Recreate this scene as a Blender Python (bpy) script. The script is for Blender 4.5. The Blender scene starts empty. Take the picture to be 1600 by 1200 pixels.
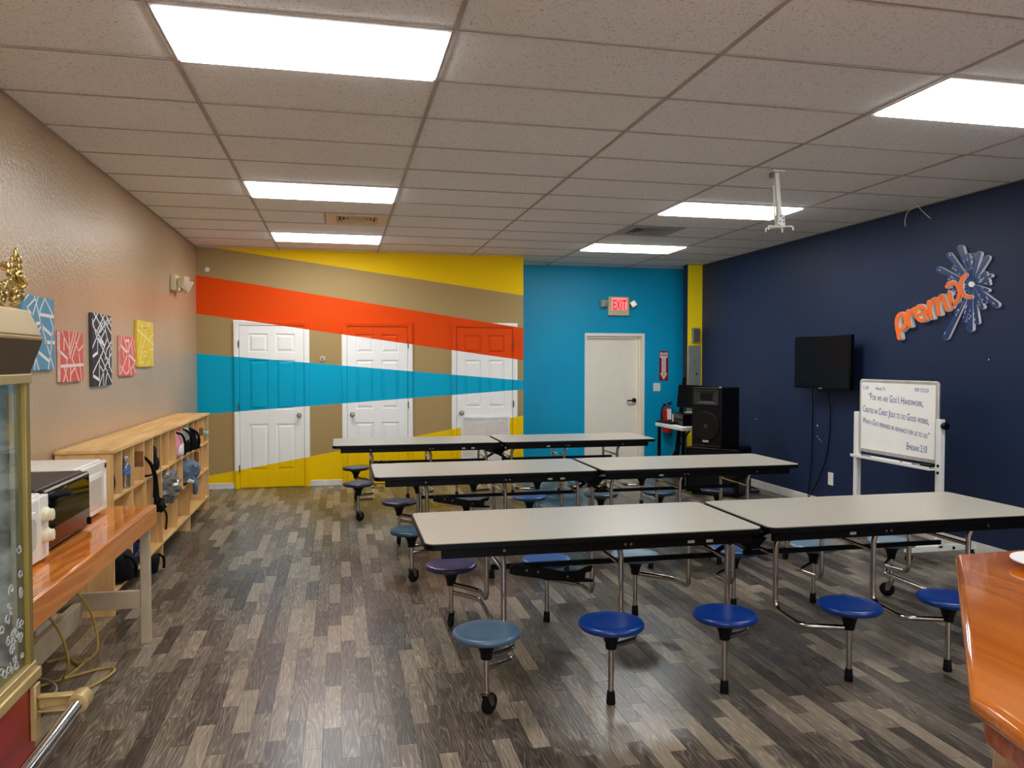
import bpy, bmesh, math, random
from mathutils import Vector, Matrix, noise
random.seed(7)
SC = bpy.context.scene
COL = SC.collection
PI = math.pi

# ------------------------------------------------------------------ camera, world, exposure
CH = 1.58                      # eye height
yaw, pitch, roll = 0.2180, -0.02842, 0.00035
fwd = Vector((math.sin(yaw)*math.cos(pitch), math.cos(yaw)*math.cos(pitch), math.sin(pitch)))
rgt = Vector((math.cos(yaw), -math.sin(yaw), 0))
upv = rgt.cross(fwd)
r2 = rgt*math.cos(roll)+upv*math.sin(roll); u2 = -rgt*math.sin(roll)+upv*math.cos(roll)
cam_d = bpy.data.cameras.new('camera'); cam = bpy.data.objects.new('camera', cam_d); COL.objects.link(cam)
cam_d.sensor_width = 36; cam_d.lens = 1216.75/1600*36; cam_d.clip_start = 0.05
M = Matrix((r2, u2, -fwd)).transposed().to_4x4(); M.translation = (0, 0, CH); cam.matrix_world = M
SC.camera = cam
w = bpy.data.worlds.new('world'); SC.world = w; w.use_nodes = True
w.node_tree.nodes['Background'].inputs[0].default_value = (0.9, 0.95, 1, 1)
w.node_tree.nodes['Background'].inputs[1].default_value = 2.1  # uniform daylight that enters through the added rear window
SC.view_settings.view_transform = 'Standard'; SC.view_settings.look = 'None'
SC.view_settings.exposure = 0.96; SC.view_settings.gamma = 1.0; SC.view_settings.use_curve_mapping = False
LAMP = 9.0                     # radiance of the ceiling panels
SC.cycles.max_bounces = 8; SC.cycles.diffuse_bounces = 5; SC.cycles.caustics_reflective = False; SC.cycles.caustics_refractive = False
SC.cycles.sample_clamp_indirect = 4.0

# ------------------------------------------------------------------ room sizes
XL, XR, YB, YT, YC, ZC, YR = -1.71, 5.13, 10.18, 11.0, 10.43, 2.978, -3.0
XM = 2.41                      # right end of the mural wall
XC = 4.90                      # left side of the corner column

# ------------------------------------------------------------------ materials
def lin(c):
    def f(v):
        v /= 255.0
        return v/12.92 if v <= 0.04045 else ((v+0.055)/1.055)**2.4
    return (f(c[0]), f(c[1]), f(c[2]), 1)
class NT:
    def __init__(s, name):
        s.m = bpy.data.materials.new(name); s.m.use_nodes = True
        s.t = s.m.node_tree; s.b = s.t.nodes['Principled BSDF']
    def n(s, typ, **kw):
        o = s.t.nodes.new(typ)
        for k, v in kw.items(): setattr(o, k, v)
        return o
    def l(s, a, b): s.t.links.new(a, b)
    def math(s, op, a, b=None, c=None):
        o = s.n('ShaderNodeMath', operation=op)
        for i, v in enumerate((a, b, c)):
            if v is None: continue
            if isinstance(v, (int, float)): o.inputs[i].default_value = v
            else: s.l(v, o.inputs[i])
        return o.outputs[0]
    def mix(s, fac, a, b):
        o = s.n('ShaderNodeMix', data_type='RGBA')
        for i, v in ((0, fac), (6, a), (7, b)):
            if isinstance(v, (int, float)): o.inputs[i].default_value = v
            elif isinstance(v, tuple): o.inputs[i].default_value = v
            else: s.l(v, o.inputs[i])
        return o.outputs[2]
    def noise(s, vec, scale, detail=2, rough=0.5, dist=0.0):
        o = s.n('ShaderNodeTexNoise'); o.inputs['Scale'].default_value = scale
        o.inputs['Detail'].default_value = detail; o.inputs['Roughness'].default_value = rough
        o.inputs['Distortion'].default_value = dist
        if vec is not None: s.l(vec, o.inputs['Vector'])
        return o.outputs[0]
    def ramp(s, fac, stops):
        o = s.n('ShaderNodeValToRGB'); e = o.color_ramp.elements
        while len(e) < len(stops): e.new(0.5)
        for i, (p, c) in enumerate(stops): e[i].position = p; e[i].color = c
        s.l(fac, o.inputs[0]); return o.outputs[0]
    def mapping(s, vec, scale=(1, 1, 1), loc=(0, 0, 0)):
        o = s.n('ShaderNodeMapping'); o.inputs['Scale'].default_value = scale; o.inputs['Location'].default_value = loc
        s.l(vec, o.inputs['Vector']); return o.outputs[0]
    def bump(s, h, strength, dist=0.01):
        o = s.n('ShaderNodeBump'); o.inputs['Strength'].default_value = strength; o.inputs['Distance'].default_value = dist
        s.l(h, o.inputs['Height']); s.l(o.outputs[0], s.b.inputs['Normal'])
    def pos(s): return s.n('ShaderNodeNewGeometry').outputs['Position']
    def obj(s): return s.n('ShaderNodeTexCoord').outputs['Object']
    def color(s, c):
        if isinstance(c, tuple): s.b.inputs['Base Color'].default_value = c
        else: s.l(c, s.b.inputs['Base Color'])
    def set(s, **kw):
        for k, v in kw.items(): s.b.inputs[k.replace('_', ' ')].default_value = v
def mat(name, c, rough=0.5, metal=0.0, vary=0.06, nscale=8.0, bump=0.0, bscale=200, **kw):
    q = NT(name); a = lin(c); o = q.obj()
    if vary:
        nz = q.noise(o, nscale, 3)
        d = tuple(max(0, v*(1-vary*2)) for v in a[:3])+(1,); e = tuple(min(1, v*(1+vary*2)) for v in a[:3])+(1,)
        q.color(q.ramp(nz, [(0.3, d), (0.7, e)]))
    else: q.color(a)
    if bump: q.bump(q.noise(o, bscale, 2), bump, 0.002)
    q.set(Roughness=rough, Metallic=metal, **kw)
    return q.m
def wood(name, dark, light, rough=0.5, axis=1, scale=1.0, rings=9, coat=0.0, spread=1.0):
    q = NT(name); o = q.obj()
    sc = [7*scale]*3; sc[axis] = 0.55*scale
    v = q.mapping(o, tuple(sc))
    n1 = q.noise(v, 1.0, 2, 0.5, 0.6)
    rg = q.math('PINGPONG', q.math('MULTIPLY', n1, rings), 0.5)
    sc2 = [90*scale]*3; sc2[axis] = 2*scale
    fine = q.noise(q.mapping(o, tuple(sc2)), 1.0, 3, 0.6)
    big = q.noise(q.mapping(o, (2.2, 2.2, 2.2)), 1.0, 1)
    f = q.math('ADD', q.math('MULTIPLY', rg, 0.9*spread), q.math('ADD', q.math('MULTIPLY', fine, 0.35), q.math('MULTIPLY', big, 0.3)))
    q.color(q.ramp(f, [(0.15, lin(dark)), (0.95, lin(light))]))
    q.set(Roughness=rough)
    if coat: q.set(Coat_Weight=coat, Coat_Roughness=0.06)
    return q.m

def paint_wall(name, c, bscale, bstr, rough=0.45, vary=0.03, spec=0.3):
    q = NT(name); p = q.pos()
    a = lin(c); d = tuple(v*(1-vary*2) for v in a[:3])+(1,); e = tuple(min(1, v*(1+vary*2)) for v in a[:3])+(1,)
    q.color(q.ramp(q.noise(p, 1.3, 3), [(0.3, d), (0.7, e)]))
    n1 = q.noise(p, bscale, 3, 0.55, 0.3)
    q.bump(n1, bstr, 0.004)
    q.set(Roughness=rough, Specular_IOR_Level=spec); return q.m

BEIGE, YEL, ORG, BLU = (170, 145, 98), (246, 204, 0), (228, 74, 0), (0, 170, 206)
def mural(name, base, rough, bstr):
    """base colour crossed by the straight painted bands of the mural (flat paint)"""
    q = NT(name); p = q.pos(); sep = q.n('ShaderNodeSeparateXYZ'); q.l(p, sep.inputs[0])
    x, z = sep.outputs[0], sep.outputs[2]
    def above(p0, p1):
        b = (p1[1]-p0[1])/(p1[0]-p0[0]); a = p0[1]-b*p0[0]
        return q.math('GREATER_THAN', z, q.math('MULTIPLY_ADD', x, b, a))
    def band(top, bot):
        lo = above(*bot)
        if top is None: return lo
        return q.math('SUBTRACT', lo, above(*top))
    c = lin(base)
    c = q.mix(band(None, ((-1.48, 2.98), (2.41, 2.47))), c, lin(YEL))
    c = q.mix(band(((-1.69, 2.64), (2.41, 2.03)), ((-1.70, 2.17), (2.41, 1.60))), c, lin(ORG))
    c = q.mix(band(((-1.69, 1.68), (2.41, 1.33)), ((-1.70, 0.93), (2.41, 1.21))), c, lin(BLU))
    c = q.mix(q.math('SUBTRACT', 1.0, above((-1.58, 0.17), (2.41, 0.86))), c, lin(YEL))
    q.color(c); q.bump(q.noise(p, 70, 3), bstr, 0.004); q.set(Roughness=rough, Specular_IOR_Level=0.12)
    return q.m

PW, PL = 0.0765, 0.447
def poff(col): return (col*0.618) % 1.0
def floor_mat():
    q = NT('grey wood-look vinyl'); p = q.pos(); sep = q.n('ShaderNodeSeparateXYZ'); q.l(p, sep.inputs[0])
    u = q.math('DIVIDE', sep.outputs[0], PW); col = q.math('FLOOR', u)
    v = q.math('ADD', q.math('DIVIDE', sep.outputs[1], PL), q.math('FRACT', q.math('MULTIPLY', col, 0.618)))
    row = q.math('FLOOR', v)
    cv = q.n('ShaderNodeCombineXYZ'); q.l(col, cv.inputs[0]); q.l(row, cv.inputs[1])
    wn = q.n('ShaderNodeTexWhiteNoise', noise_dimensions='2D'); q.l(cv.outputs[0], wn.inputs['Vector'])
    r = wn.outputs['Value']
    # grain : contour rings of a stretched noise, different on every plank
    gv = q.n('ShaderNodeCombineXYZ')
    q.l(q.math('MULTIPLY', sep.outputs[0], 17.0), gv.inputs[0])
    q.l(q.math('MULTIPLY', sep.outputs[1], 1.5), gv.inputs[1])
    q.l(q.math('MULTIPLY', r, 60.0), gv.inputs[2])
    n1 = q.noise(gv.outputs[0], 1.0, 1.0, 0.4, 0.15)
    ring = q.math('PINGPONG', q.math('MULTIPLY', n1, 13.0), 0.5)
    fv = q.n('ShaderNodeCombineXYZ')
    q.l(q.math('MULTIPLY', sep.outputs[0], 260.0), fv.inputs[0]); q.l(q.math('MULTIPLY', sep.outputs[1], 10.0), fv.inputs[1]); q.l(q.math('MULTIPLY', r, 30.0), fv.inputs[2])
    fine = q.noise(fv.outputs[0], 1.0, 3, 0.6)
    tone = q.ramp(r, [(0.0, lin((46, 39, 34))), (0.35, lin((62, 54, 47))), (0.65, lin((90, 80, 70))), (1.0, lin((138, 124, 105)))])
    light = q.mix(1.0, tone, lin((186, 172, 150)))
    g = q.math('ADD', q.math('MULTIPLY', q.math('POWER', q.math('MULTIPLY', ring, 2.0), 3.5), 0.55), q.math('MULTIPLY', q.math('SUBTRACT', fine, 0.42), 1.1))
    gr = q.math('MULTIPLY', g, q.math('MULTIPLY_ADD', r, 0.75, 0.35))
    c = q.mix(q.math('MAXIMUM', q.math('MINIMUM', gr, 0.9), 0.0), tone, light)
    dk = q.math('MULTIPLY', q.math('MAXIMUM', q.math('SUBTRACT', 0.5, fine), 0.0), 1.6)
    c = q.mix(q.math('MINIMUM', dk, 0.6), c, lin((36, 31, 27)))
    q.color(c); q.set(Roughness=0.29); q.b.inputs['Specular IOR Level'].default_value = 0.55
    q.bump(fine, 0.05, 0.002)
    return q.m
def ceil_tile_mat():
    q = NT('mineral fibre tile'); p = q.pos()
    vo = q.n('ShaderNodeTexVoronoi'); vo.inputs['Scale'].default_value = 70; q.l(p, vo.inputs['Vector'])
    n2 = q.noise(p, 95, 3, 0.6, 1.2)
    f = q.ramp(n2, [(0.34, (0, 0, 0, 1)), (0.42, (1, 1, 1, 1))])
    big = q.noise(p, 0.9, 2)
    base = q.ramp(big, [(0.3, lin((234, 232, 229))), (0.7, lin((240, 238, 236)))])
    q.color(q.mix(f, lin((176, 162, 150)), base)); q.bump(n2, 0.25, 0.004); q.set(Roughness=0.9)
    return q.m
def emit(name, c, strength):
    q = NT(name); q.color(lin(c)); q.b.inputs['Emission Color'].default_value = lin(c); q.set(Emission_Strength=strength, Roughness=0.5)
    return q.m
def speckle(name, a, b, scale, rough):
    q = NT(name); n = q.noise(q.obj(), scale, 3, 0.7)
    q.color(q.ramp(n, [(0.35, lin(a)), (0.65, lin(b))])); q.set(Roughness=rough); return q.m
def glass(name, c=(235, 240, 238), rough=0.02, fac=0.12):
    q = NT(name); tr = q.n('ShaderNodeBsdfTransparent'); tr.inputs[0].default_value = lin(c)
    gl = q.n('ShaderNodeBsdfGlossy'); gl.inputs['Roughness'].default_value = rough
    mx = q.n('ShaderNodeMixShader'); mx.inputs[0].default_value = fac
    q.l(tr.outputs[0], mx.inputs[1]); q.l(gl.outputs[0], mx.inputs[2])
    q.l(mx.outputs[0], q.t.nodes['Material Output'].inputs['Surface']); return q.m

m_left = paint_wall('tan textured wall paint', (192, 162, 127), 42, 1.0, 0.3, spec=0.5)
m_mural = mural('mural wall paint', BEIGE, 0.5, 0.18)
m_mdoor = mural('mural door paint', (244, 244, 240), 0.42, 0.0)
m_teal = paint_wall('teal wall paint', (0, 164, 208), 60, 0.25, 0.42)
m_navy = paint_wall('navy wall paint', (33, 46, 74), 60, 0.25, 0.5, spec=0.2)
m_yel = paint_wall('yellow wall paint', (255, 222, 20), 60, 0.2, 0.5)
m_rear = paint_wall('off-white wall paint', (205, 195, 180), 60, 0.2, 0.6)
m_floor = floor_mat()
m_grout = mat('dark joint', (60, 54, 49), 0.8)
m_tile = ceil_tile_mat()
m_tee = mat('ceiling grid metal', (176, 164, 154), 0.6, Specular_IOR_Level=0.2)
m_plenum = mat('dark plenum', (90, 80, 74), 0.9)
m_white = mat('white paint', (232, 230, 224), 0.45, vary=0.02)
m_cream = mat('cream door paint', (250, 242, 224), 0.5, vary=0.008)
m_base = mat('white baseboard paint', (226, 222, 212), 0.5, vary=0.05)
m_lamp = emit('lit diffuser', (247, 251, 255), LAMP)
m_lframe = mat('white lamp frame', (235, 232, 226), 0.5)
m_vent = mat('cream vent plastic', (222, 200, 158), 0.5)
m_vent2 = mat('grey vent metal', (150, 148, 142), 0.5)
m_chrome = mat('chrome', (196, 190, 186), 0.14, 1.0, vary=0.0)
m_steel = mat('brushed nickel', (150, 140, 128), 0.3, 1.0, vary=0.0)
m_black = mat('black enamel', (3, 3, 4), 0.4, vary=0.0, Specular_IOR_Level=0.16)
m_rubber = mat('black rubber', (8, 8, 8), 0.6, vary=0.0, Specular_IOR_Level=0.25)
m_blackpl = mat('black plastic', (3, 3, 4), 0.4, vary=0.0, Specular_IOR_Level=0.16)
m_screen = mat('dark screen glass', (3, 4, 7), 0.28, vary=0.0, Specular_IOR_Level=0.25)
m_mwglass = mat('glossy black oven glass', (6, 6, 7), 0.04, vary=0.0)
m_lam = speckle('grey nebula laminate', (178, 169, 152), (192, 184, 168), 90, 0.3)
m_pine = wood('pine boards', (202, 154, 90), (242, 202, 138), 0.55, 1, 1.0, 5)
m_pinev = wood('pine upright boards', (204, 156, 94), (238, 196, 132), 0.55, 2, 1.0, 5)
m_pinee = wood('pale pine edges', (222, 192, 148), (240, 214, 172), 0.55, 1, 1.0, 4)
m_pined = wood('dark stained pine', (120, 74, 38), (158, 104, 58), 0.5, 0, 1.0, 6)
m_bench = wood('varnished bench wood', (176, 88, 24), (238, 150, 66), 0.12, 1, 0.9, 8, 0.6)
m_benchside = wood('varnished bench fascia', (190, 104, 34), (236, 150, 66), 0.22, 1, 1.1, 6, 0.3)
m_grey = mat('tan-grey painted wood', (190, 172, 142), 0.6, vary=0.06)
m_count = wood('epoxied counter wood', (176, 84, 4), (228, 138, 40), 0.09, 1, 0.8, 5, 0.7, 0.5)
m_countd = wood('varnished counter edge', (128, 48, 8), (190, 90, 24), 0.12, 0, 1.0, 6, 0.6)
m_countp = wood('varnished counter boards', (176, 118, 52), (214, 158, 84), 0.25, 2, 1.0, 6, 0.3)
m_mwwhite = mat('white appliance enamel', (228, 224, 212), 0.35, vary=0.02)
m_mwknob = mat('cream knob plastic', (228, 220, 190), 0.4, vary=0.02)
m_mwblack = mat('black appliance enamel', (34, 31, 30), 0.42, vary=0.02)
m_gold = mat('champagne gold metal', (206, 180, 120), 0.36, 0.55, vary=0.04)
m_goldt = mat('cream gold enamel', (176, 150, 96), 0.42, 0.3, vary=0.03)
m_golddark = mat('bronze underside', (84, 64, 36), 0.5, 0.3)
m_goldpost = mat('old gold post', (150, 128, 66), 0.4, 0.4)
m_red = mat('dark red enamel', (150, 16, 20), 0.28, vary=0.04)
m_ornate = mat('ornate gold casting', (200, 172, 104), 0.28, 0.85, vary=0.08, nscale=60)
m_panelgrey = mat('grey steel', (128, 132, 128), 0.5, 0.2)
m_ext = mat('extinguisher red', (190, 16, 28), 0.3)
m_pink = mat('pink fabric', (232, 150, 166), 0.8, bump=0.3)
m_greyfab = mat('grey fabric', (150, 150, 152), 0.85, bump=0.3)
m_bluegrey = mat('blue grey fabric', (96, 112, 130), 0.85, bump=0.3)
m_blackfab = mat('black fabric', (10, 10, 12), 0.85, bump=0.3, Specular_IOR_Level=0.2)
m_navyfab = mat('navy nylon', (18, 26, 62), 0.45, bump=0.2)
m_cord = mat('yellow cord', (176, 148, 62), 0.5)
m_ink = mat('blue marker ink', (70, 78, 150), 0.6, vary=0.0)
m_board = mat('whiteboard enamel', (252, 250, 242), 0.25, vary=0.012, nscale=3)
m_alu = mat('satin aluminium', (200, 196, 186), 0.35, 0.5)
m_orange = mat('orange acrylic', (255, 118, 28), 0.4, vary=0.0)
m_signblue = mat('blue acrylic', (12, 58, 112), 0.35, vary=0.0)
m_signwhite = mat('white acrylic', (252, 252, 252), 0.45, vary=0.0)
m_exitface = mat('cream sign housing', (222, 206, 172), 0.5, vary=0.0)
m_exitglow = emit('glowing pink sign panel', (255, 120, 120), 0.5)
m_exitred = emit('red exit letters', (196, 10, 34), 0.35)
m_maroon = mat('maroon print', (134, 22, 42), 0.5, vary=0.0)
m_pinkwhite = mat('pale print', (240, 222, 216), 0.5, vary=0.0)
m_paper = mat('white paper', (236, 234, 230), 0.7, vary=0.0)
m_glass = glass('clear glass')
m_frost = mat('frosted etching', (178, 178, 176), 0.6, vary=0.0)
m_bottle = glass('bottle plastic', (226, 234, 240), 0.08, 0.3)
m_bag = mat('crinkled clear plastic', (118, 116, 112), 0.15, vary=0.2, nscale=40)

# ------------------------------------------------------------------ mesh building
def rpath(pts, rad, seg=5):
    """round the inner corners of a polyline"""
    P = [Vector(p) for p in pts]; out = [P[0]]
    for i in range(1, len(P)-1):
        a, b, c = P[i-1], P[i], P[i+1]
        d1, d2 = a-b, c-b; r = min(rad, d1.length*0.49, d2.length*0.49)
        s, e = b+d1.normalized()*r, b+d2.normalized()*r
        for k in range(seg+1):
            t = k/seg; out.append(s*(1-t)**2+b*2*t*(1-t)+e*t*t)
    out.append(P[-1]); return out
def smooth_path(pts, n=8):
    P = [Vector(p) for p in pts]; out = []
    for i in range(len(P)-1):
        p0, p1, p2, p3 = P[max(i-1, 0)], P[i], P[i+1], P[min(i+2, len(P)-1)]
        for k in range(n):
            t = k/n
            out.append(0.5*((2*p1)+(p2-p0)*t+(2*p0-5*p1+4*p2-p3)*t*t+(3*p1-p0-3*p2+p3)*t**3))
    out.append(P[-1]); return out
class MB:
    def __init__(s, Mx=None): s.bm = bmesh.new(); s.M = Mx or Matrix()
    def v(s, p): return s.bm.verts.new(s.M @ Vector(p))
    def box(s, x0, x1, y0, y1, z0, z1):
        V = [s.v((x, y, z)) for z in (z0, z1) for y in (y0, y1) for x in (x0, x1)]
        for f in ((0, 2, 3, 1), (4, 5, 7, 6), (0, 1, 5, 4), (2, 6, 7, 3), (0, 4, 6, 2), (1, 3, 7, 5)):
            s.bm.faces.new([V[i] for i in f])
        return s
    def hexa(s, lo, hi):
        A = [s.v(p) for p in lo]; B = [s.v(p) for p in hi]; n = len(A)
        s.bm.faces.new(A[::-1]); s.bm.faces.new(B)
        for i in range(n): s.bm.faces.new([A[i], A[(i+1) % n], B[(i+1) % n], B[i]])
        return s
    def prism(s, poly, z0, z1):
        return s.hexa([(p[0], p[1], z0) for p in poly], [(p[0], p[1], z1) for p in poly])
    def tube(s, pts, r, n=10, cap=True, rr=None):
        P = [Vector(p) for p in pts]; rings = []
        t = (P[1]-P[0]).normalized(); a = t.orthogonal().normalized()
        for i, p in enumerate(P):
            t2 = ((P[min(i+1, len(P)-1)]-P[max(i-1, 0)])).normalized()
            a = (a - t2*a.dot(t2)); a = a.normalized() if a.length > 1e-6 else t2.orthogonal().normalized()
            b = t2.cross(a); q = rr[i] if rr else r
            rings.append([s.v(p+(a*math.cos(2*PI*k/n)+b*math.sin(2*PI*k/n))*q) for k in range(n)])
        for A, B in zip(rings, rings[1:]):
            for k in range(n): s.bm.faces.new([A[k], A[(k+1) % n], B[(k+1) % n], B[k]])
        if cap: s.bm.faces.new(rings[0][::-1]); s.bm.faces.new(rings[-1])
        return s
    def lathe(s, prof, n=24, c=(0, 0, 0), axis='z'):
        c = Vector(c); rings = []
        def pt(r, h, k):
            ca, sa = r*math.cos(2*PI*k/n), r*math.sin(2*PI*k/n)
            return c+Vector({'z': (ca, sa, h), 'x': (h, ca, sa), 'y': (sa, h, ca)}[axis])
        for r, h in prof:
            rings.append([s.v(pt(max(r, 1e-5), h, 0))] if r < 1e-4 else [s.v(pt(r, h, k)) for k in range(n)])
        for A, B in zip(rings, rings[1:]):
            for k in range(n):
                k2 = (k+1) % n
                if len(A) == 1 and len(B) == 1: continue
                if len(A) == 1: s.bm.faces.new([A[0], B[k2], B[k]])
                elif len(B) == 1: s.bm.faces.new([A[k], A[k2], B[0]])
                else: s.bm.faces.new([A[k], A[k2], B[k2], B[k]])
        if len(rings[0]) > 1: s.bm.faces.new(rings[0][::-1])
        if len(rings[-1]) > 1: s.bm.faces.new(rings[-1])
        return s
    def blob(s, c, r, nu=14, nv=9, amp=0.0, freq=6, seed=0, p=1.0):
        """lumpy superellipsoid"""
        c = Vector(c); rows = []
        def sg(x, e): return math.copysign(abs(x)**e, x)
        for j in range(nv+1):
            ph = -PI/2+PI*j/nv
            k1 = 1 if j in (0, nv) else nu; row = []
            for k in range(k1):
                th = 2*PI*k/nu
                d = Vector((sg(math.cos(ph), p)*sg(math.cos(th), p), sg(math.cos(ph), p)*sg(math.sin(th), p), sg(math.sin(ph), p)))
                f = 1+amp*noise.noise(d*freq*0.3+Vector((seed*7.1, seed*3.3, seed)))*2
                row.append(s.v(c+Vector((d.x*r[0], d.y*r[1], d.z*r[2]))*f))
            rows.append(row)
        for A, B in zip(rows, rows[1:]):
            for k in range(nu):
                k2 = (k+1) % nu
                if len(A) == 1: s.bm.faces.new([A[0], B[k2], B[k]])
                elif len(B) == 1: s.bm.faces.new([A[k], A[k2], B[0]])
                else: s.bm.faces.new([A[k], A[k2], B[k2], B[k]])
        return s
    def build(s, name, m, parent=None, smooth=35, bevel=0.0, kind=None, label=None, seg=2):
        bmesh.ops.recalc_face_normals(s.bm, faces=s.bm.faces)
        me = bpy.data.meshes.new(name); s.bm.to_mesh(me); s.bm.free()
        me.materials.append(m)
        if smooth:
            me.polygons.foreach_set('use_smooth', [True]*len(me.polygons)); me.set_sharp_from_angle(angle=math.radians(smooth))
        o = bpy.data.objects.new(name, me); COL.objects.link(o)
        if parent is not None: o.parent = parent
        if bevel:
            b = o.modifiers.new('bevel', 'BEVEL'); b.width = bevel; b.segments = seg; b.limit_method = 'ANGLE'; b.angle_limit = math.radians(40)
        if kind: o['kind'] = kind
        if label: o['label'] = label
        return o
def tag(o, label, cat, group=None):
    o['label'] = label; o['category'] = cat
    if group: o['group'] = group
    return o
def thing(name, label, cat, loc=(0, 0, 0), rz=0.0, group=None):
    o = bpy.data.objects.new(name, None); COL.objects.link(o); o.empty_display_size = 0.1
    o.location = loc; o.rotation_euler = (0, 0, rz)
    return tag(o, label, cat, group)
def struct(name, loc=(0, 0, 0)):
    o = bpy.data.objects.new(name, None); COL.objects.link(o); o.location = loc; o['kind'] = 'structure'; return o
def copy_tree(o, parent=None):
    c = o.copy(); COL.objects.link(c)
    if parent is not None: c.parent = parent
    for ch in list(o.children): copy_tree(ch, c)
    return c
def rrect(x0, x1, y0, y1, r, seg=5):
    out = []
    for cx, cy, a0 in ((x1-r, y1-r, 0), (x0+r, y1-r, 90), (x0+r, y0+r, 180), (x1-r, y0+r, 270)):
        for k in range(seg+1):
            a = math.radians(a0+90*k/seg); out.append((cx+r*math.cos(a), cy+r*math.sin(a)))
    return out
def frame3(ox, X, Y):
    X = Vector(X).normalized(); Y = Vector(Y).normalized(); Z = X.cross(Y)
    m = Matrix((X, Y, Z)).transposed().to_4x4(); m.translation = ox; return m
def text(name, body, size, Mx, m, parent, width=None, small=False, depth=0.0006, align='LEFT', label=None, bold=0.0):
    cu = bpy.data.curves.new(name, 'FONT'); cu.body = body; cu.size = size; cu.extrude = depth; cu.align_x = align; cu.resolution_u = 3
    cu.offset = bold
    if small:
        cu.small_caps_scale = 0.68
        for i, ch in enumerate(body):
            if ch.islower(): cu.body_format[i].use_small_caps = True
    t = bpy.data.objects.new('tmp', cu); COL.objects.link(t)
    bpy.context.view_layer.update()
    me = bpy.data.meshes.new_from_object(t.evaluated_get(bpy.context.evaluated_depsgraph_get()))
    bpy.data.objects.remove(t); bpy.data.curves.remove(cu)
    if width:
        xs = [v.co.x for v in me.vertices]; s = width/(max(xs)-min(xs))
        for v in me.vertices: v.co.x *= s
    me.transform(Mx); me.materials.clear(); me.materials.append(m); me.name = name
    o = bpy.data.objects.new(name, me); COL.objects.link(o); o.parent = parent
    if label: o['label'] = label
    return o

# ================================================================== SETTING
# ---- floor : joint bed, nearest planks as parts, the rest one part
floor = MB().box(XL-0.1, XR+0.3, YR-0.1, YT+0.4, -0.08, -0.0012).build('floor', m_grout, kind='structure')
planks = []
c0, c1 = math.floor(XL/PW), math.floor(XR/PW)
inv = M.inverted()
for col in range(c0, c1+1):
    off = poff(col)
    for row in range(-4, 30):
        x0, x1 = max(col*PW, XL), min((col+1)*PW, XR); y0, y1 = (row-off)*PL, (row+1-off)*PL
        y0, y1 = max(y0, YR), min(y1, YT)
        if y1-y0 < 0.01 or x1-x0 < 0.004: continue
        p = inv @ Vector(((x0+x1)/2, (y0+y1)/2, 0)); d = -p.z
        vis = d > 0.3 and abs(p.x/d) < 800/1216 and abs(p.y/d) < 615/1216 and not (x0 < -0.7 and y0 < 3.9) and not (x0 > 1.2 and y1 < 2.6)
        planks.append((0 if vis else 1, d, x0, x1, y0, y1))
planks.sort()
cache = {}
rest = MB()
for i, (a, d, x0, x1, y0, y1) in enumerate(planks):
    g = 0.0007
    if i < 300 and a == 0:
        key = (round(x1-x0, 4), round(y1-y0, 4))
        if key not in cache:
            o = MB().box(g, key[0]-g, g, key[1]-g, -0.0012, 0.0).build('plank', m_floor, floor, smooth=0); cache[key] = o
        else:
            o = cache[key].copy(); COL.objects.link(o)
        o.location = (x0, y0, 0)
    else: rest.box(x0+g, x1-g, y0+g, y1-g, -0.0012, 0.0)
rest.build('plank', m_floor, floor, smooth=0, kind='stuff')

# ---- walls
MB().box(XL-0.12, XL, YR, YB+0.1, 0, ZC+0.1).build('wall_left', m_left, kind='structure', smooth=0)
MB().box(XL, XM, YB, YB+0.92, 0, ZC+0.1).build('wall_back', m_mural, kind='structure', smooth=0)
DX0, DX1, DZ = 3.535, 4.475, 2.005
wt = MB(); wt.box(XM, DX0, YT, YT+0.2, 0, ZC+0.1); wt.box(DX1, XR+0.2, YT, YT+0.2, 0, ZC+0.1); wt.box(DX0, DX1, YT, YT+0.2, DZ, ZC+0.1)
wt.build('wall_back_right', m_teal, kind='structure', smooth=0)
wr = MB().box(XR, XR+0.12, YR, YT, 0, ZC+0.1).build('wall_right', m_navy, kind='structure', smooth=0)
for y, z, r in ((8.9, .86, .008), (7.62, .76, .006), (7.58, .735, .007), (7.55, .715, .005), (7.62, .88, .011), (5.32, 1.6, .006), (4.75, 1.24, .006), (4.7, .36, .009)):
    MB().lathe([(0, -0.001), (r, -0.001), (r*0.8, 0.001), (0, 0.001)], 7, (XR-0.001, y, z), 'x').build('scuff_mark', m_signwhite, wr, label='small white scuff where the navy paint has chipped')
wc = MB().box(XC, XR, YC+0.004, YC+0.15, 0, ZC+0.1).build('wall_corner', m_navy, kind='structure', smooth=0)
MB().box(XC+0.004, XR, YC, YC+0.004, 0, ZC).build('yellow_face', m_yel, wc, smooth=0, label='bright yellow front face of the corner column')
rw = MB()
WX0, WX1, WZ0, WZ1 = -1.2, 4.6, 0.45, 2.62  # window opening added out of view so daylight brightens the ceiling
rw.box(XL-0.12, WX0, YR-0.12, YR, 0, ZC+0.1).box(WX1, XR+0.12, YR-0.12, YR, 0, ZC+0.1).box(WX0, WX1, YR-0.12, YR, 0, WZ0).box(WX0, WX1, YR-0.12, YR, WZ1, ZC+0.1)
rw.build('wall_rear', m_rear, kind='structure', smooth=0)
wn_ = MB()
for k in range(5):
    x = WX0+(WX1-WX0)*k/4; wn_.box(max(WX0, x-.03), min(WX1, x+.03), YR-.09, YR-.03, WZ0, WZ1)
wn_.box(WX0, WX1, YR-.09, YR-.03, WZ0, WZ0+.05).box(WX0, WX1, YR-.09, YR-.03, WZ1-.05, WZ1)
wn_.build('added_window_1', m_alu, kind='structure', smooth=0)
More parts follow.
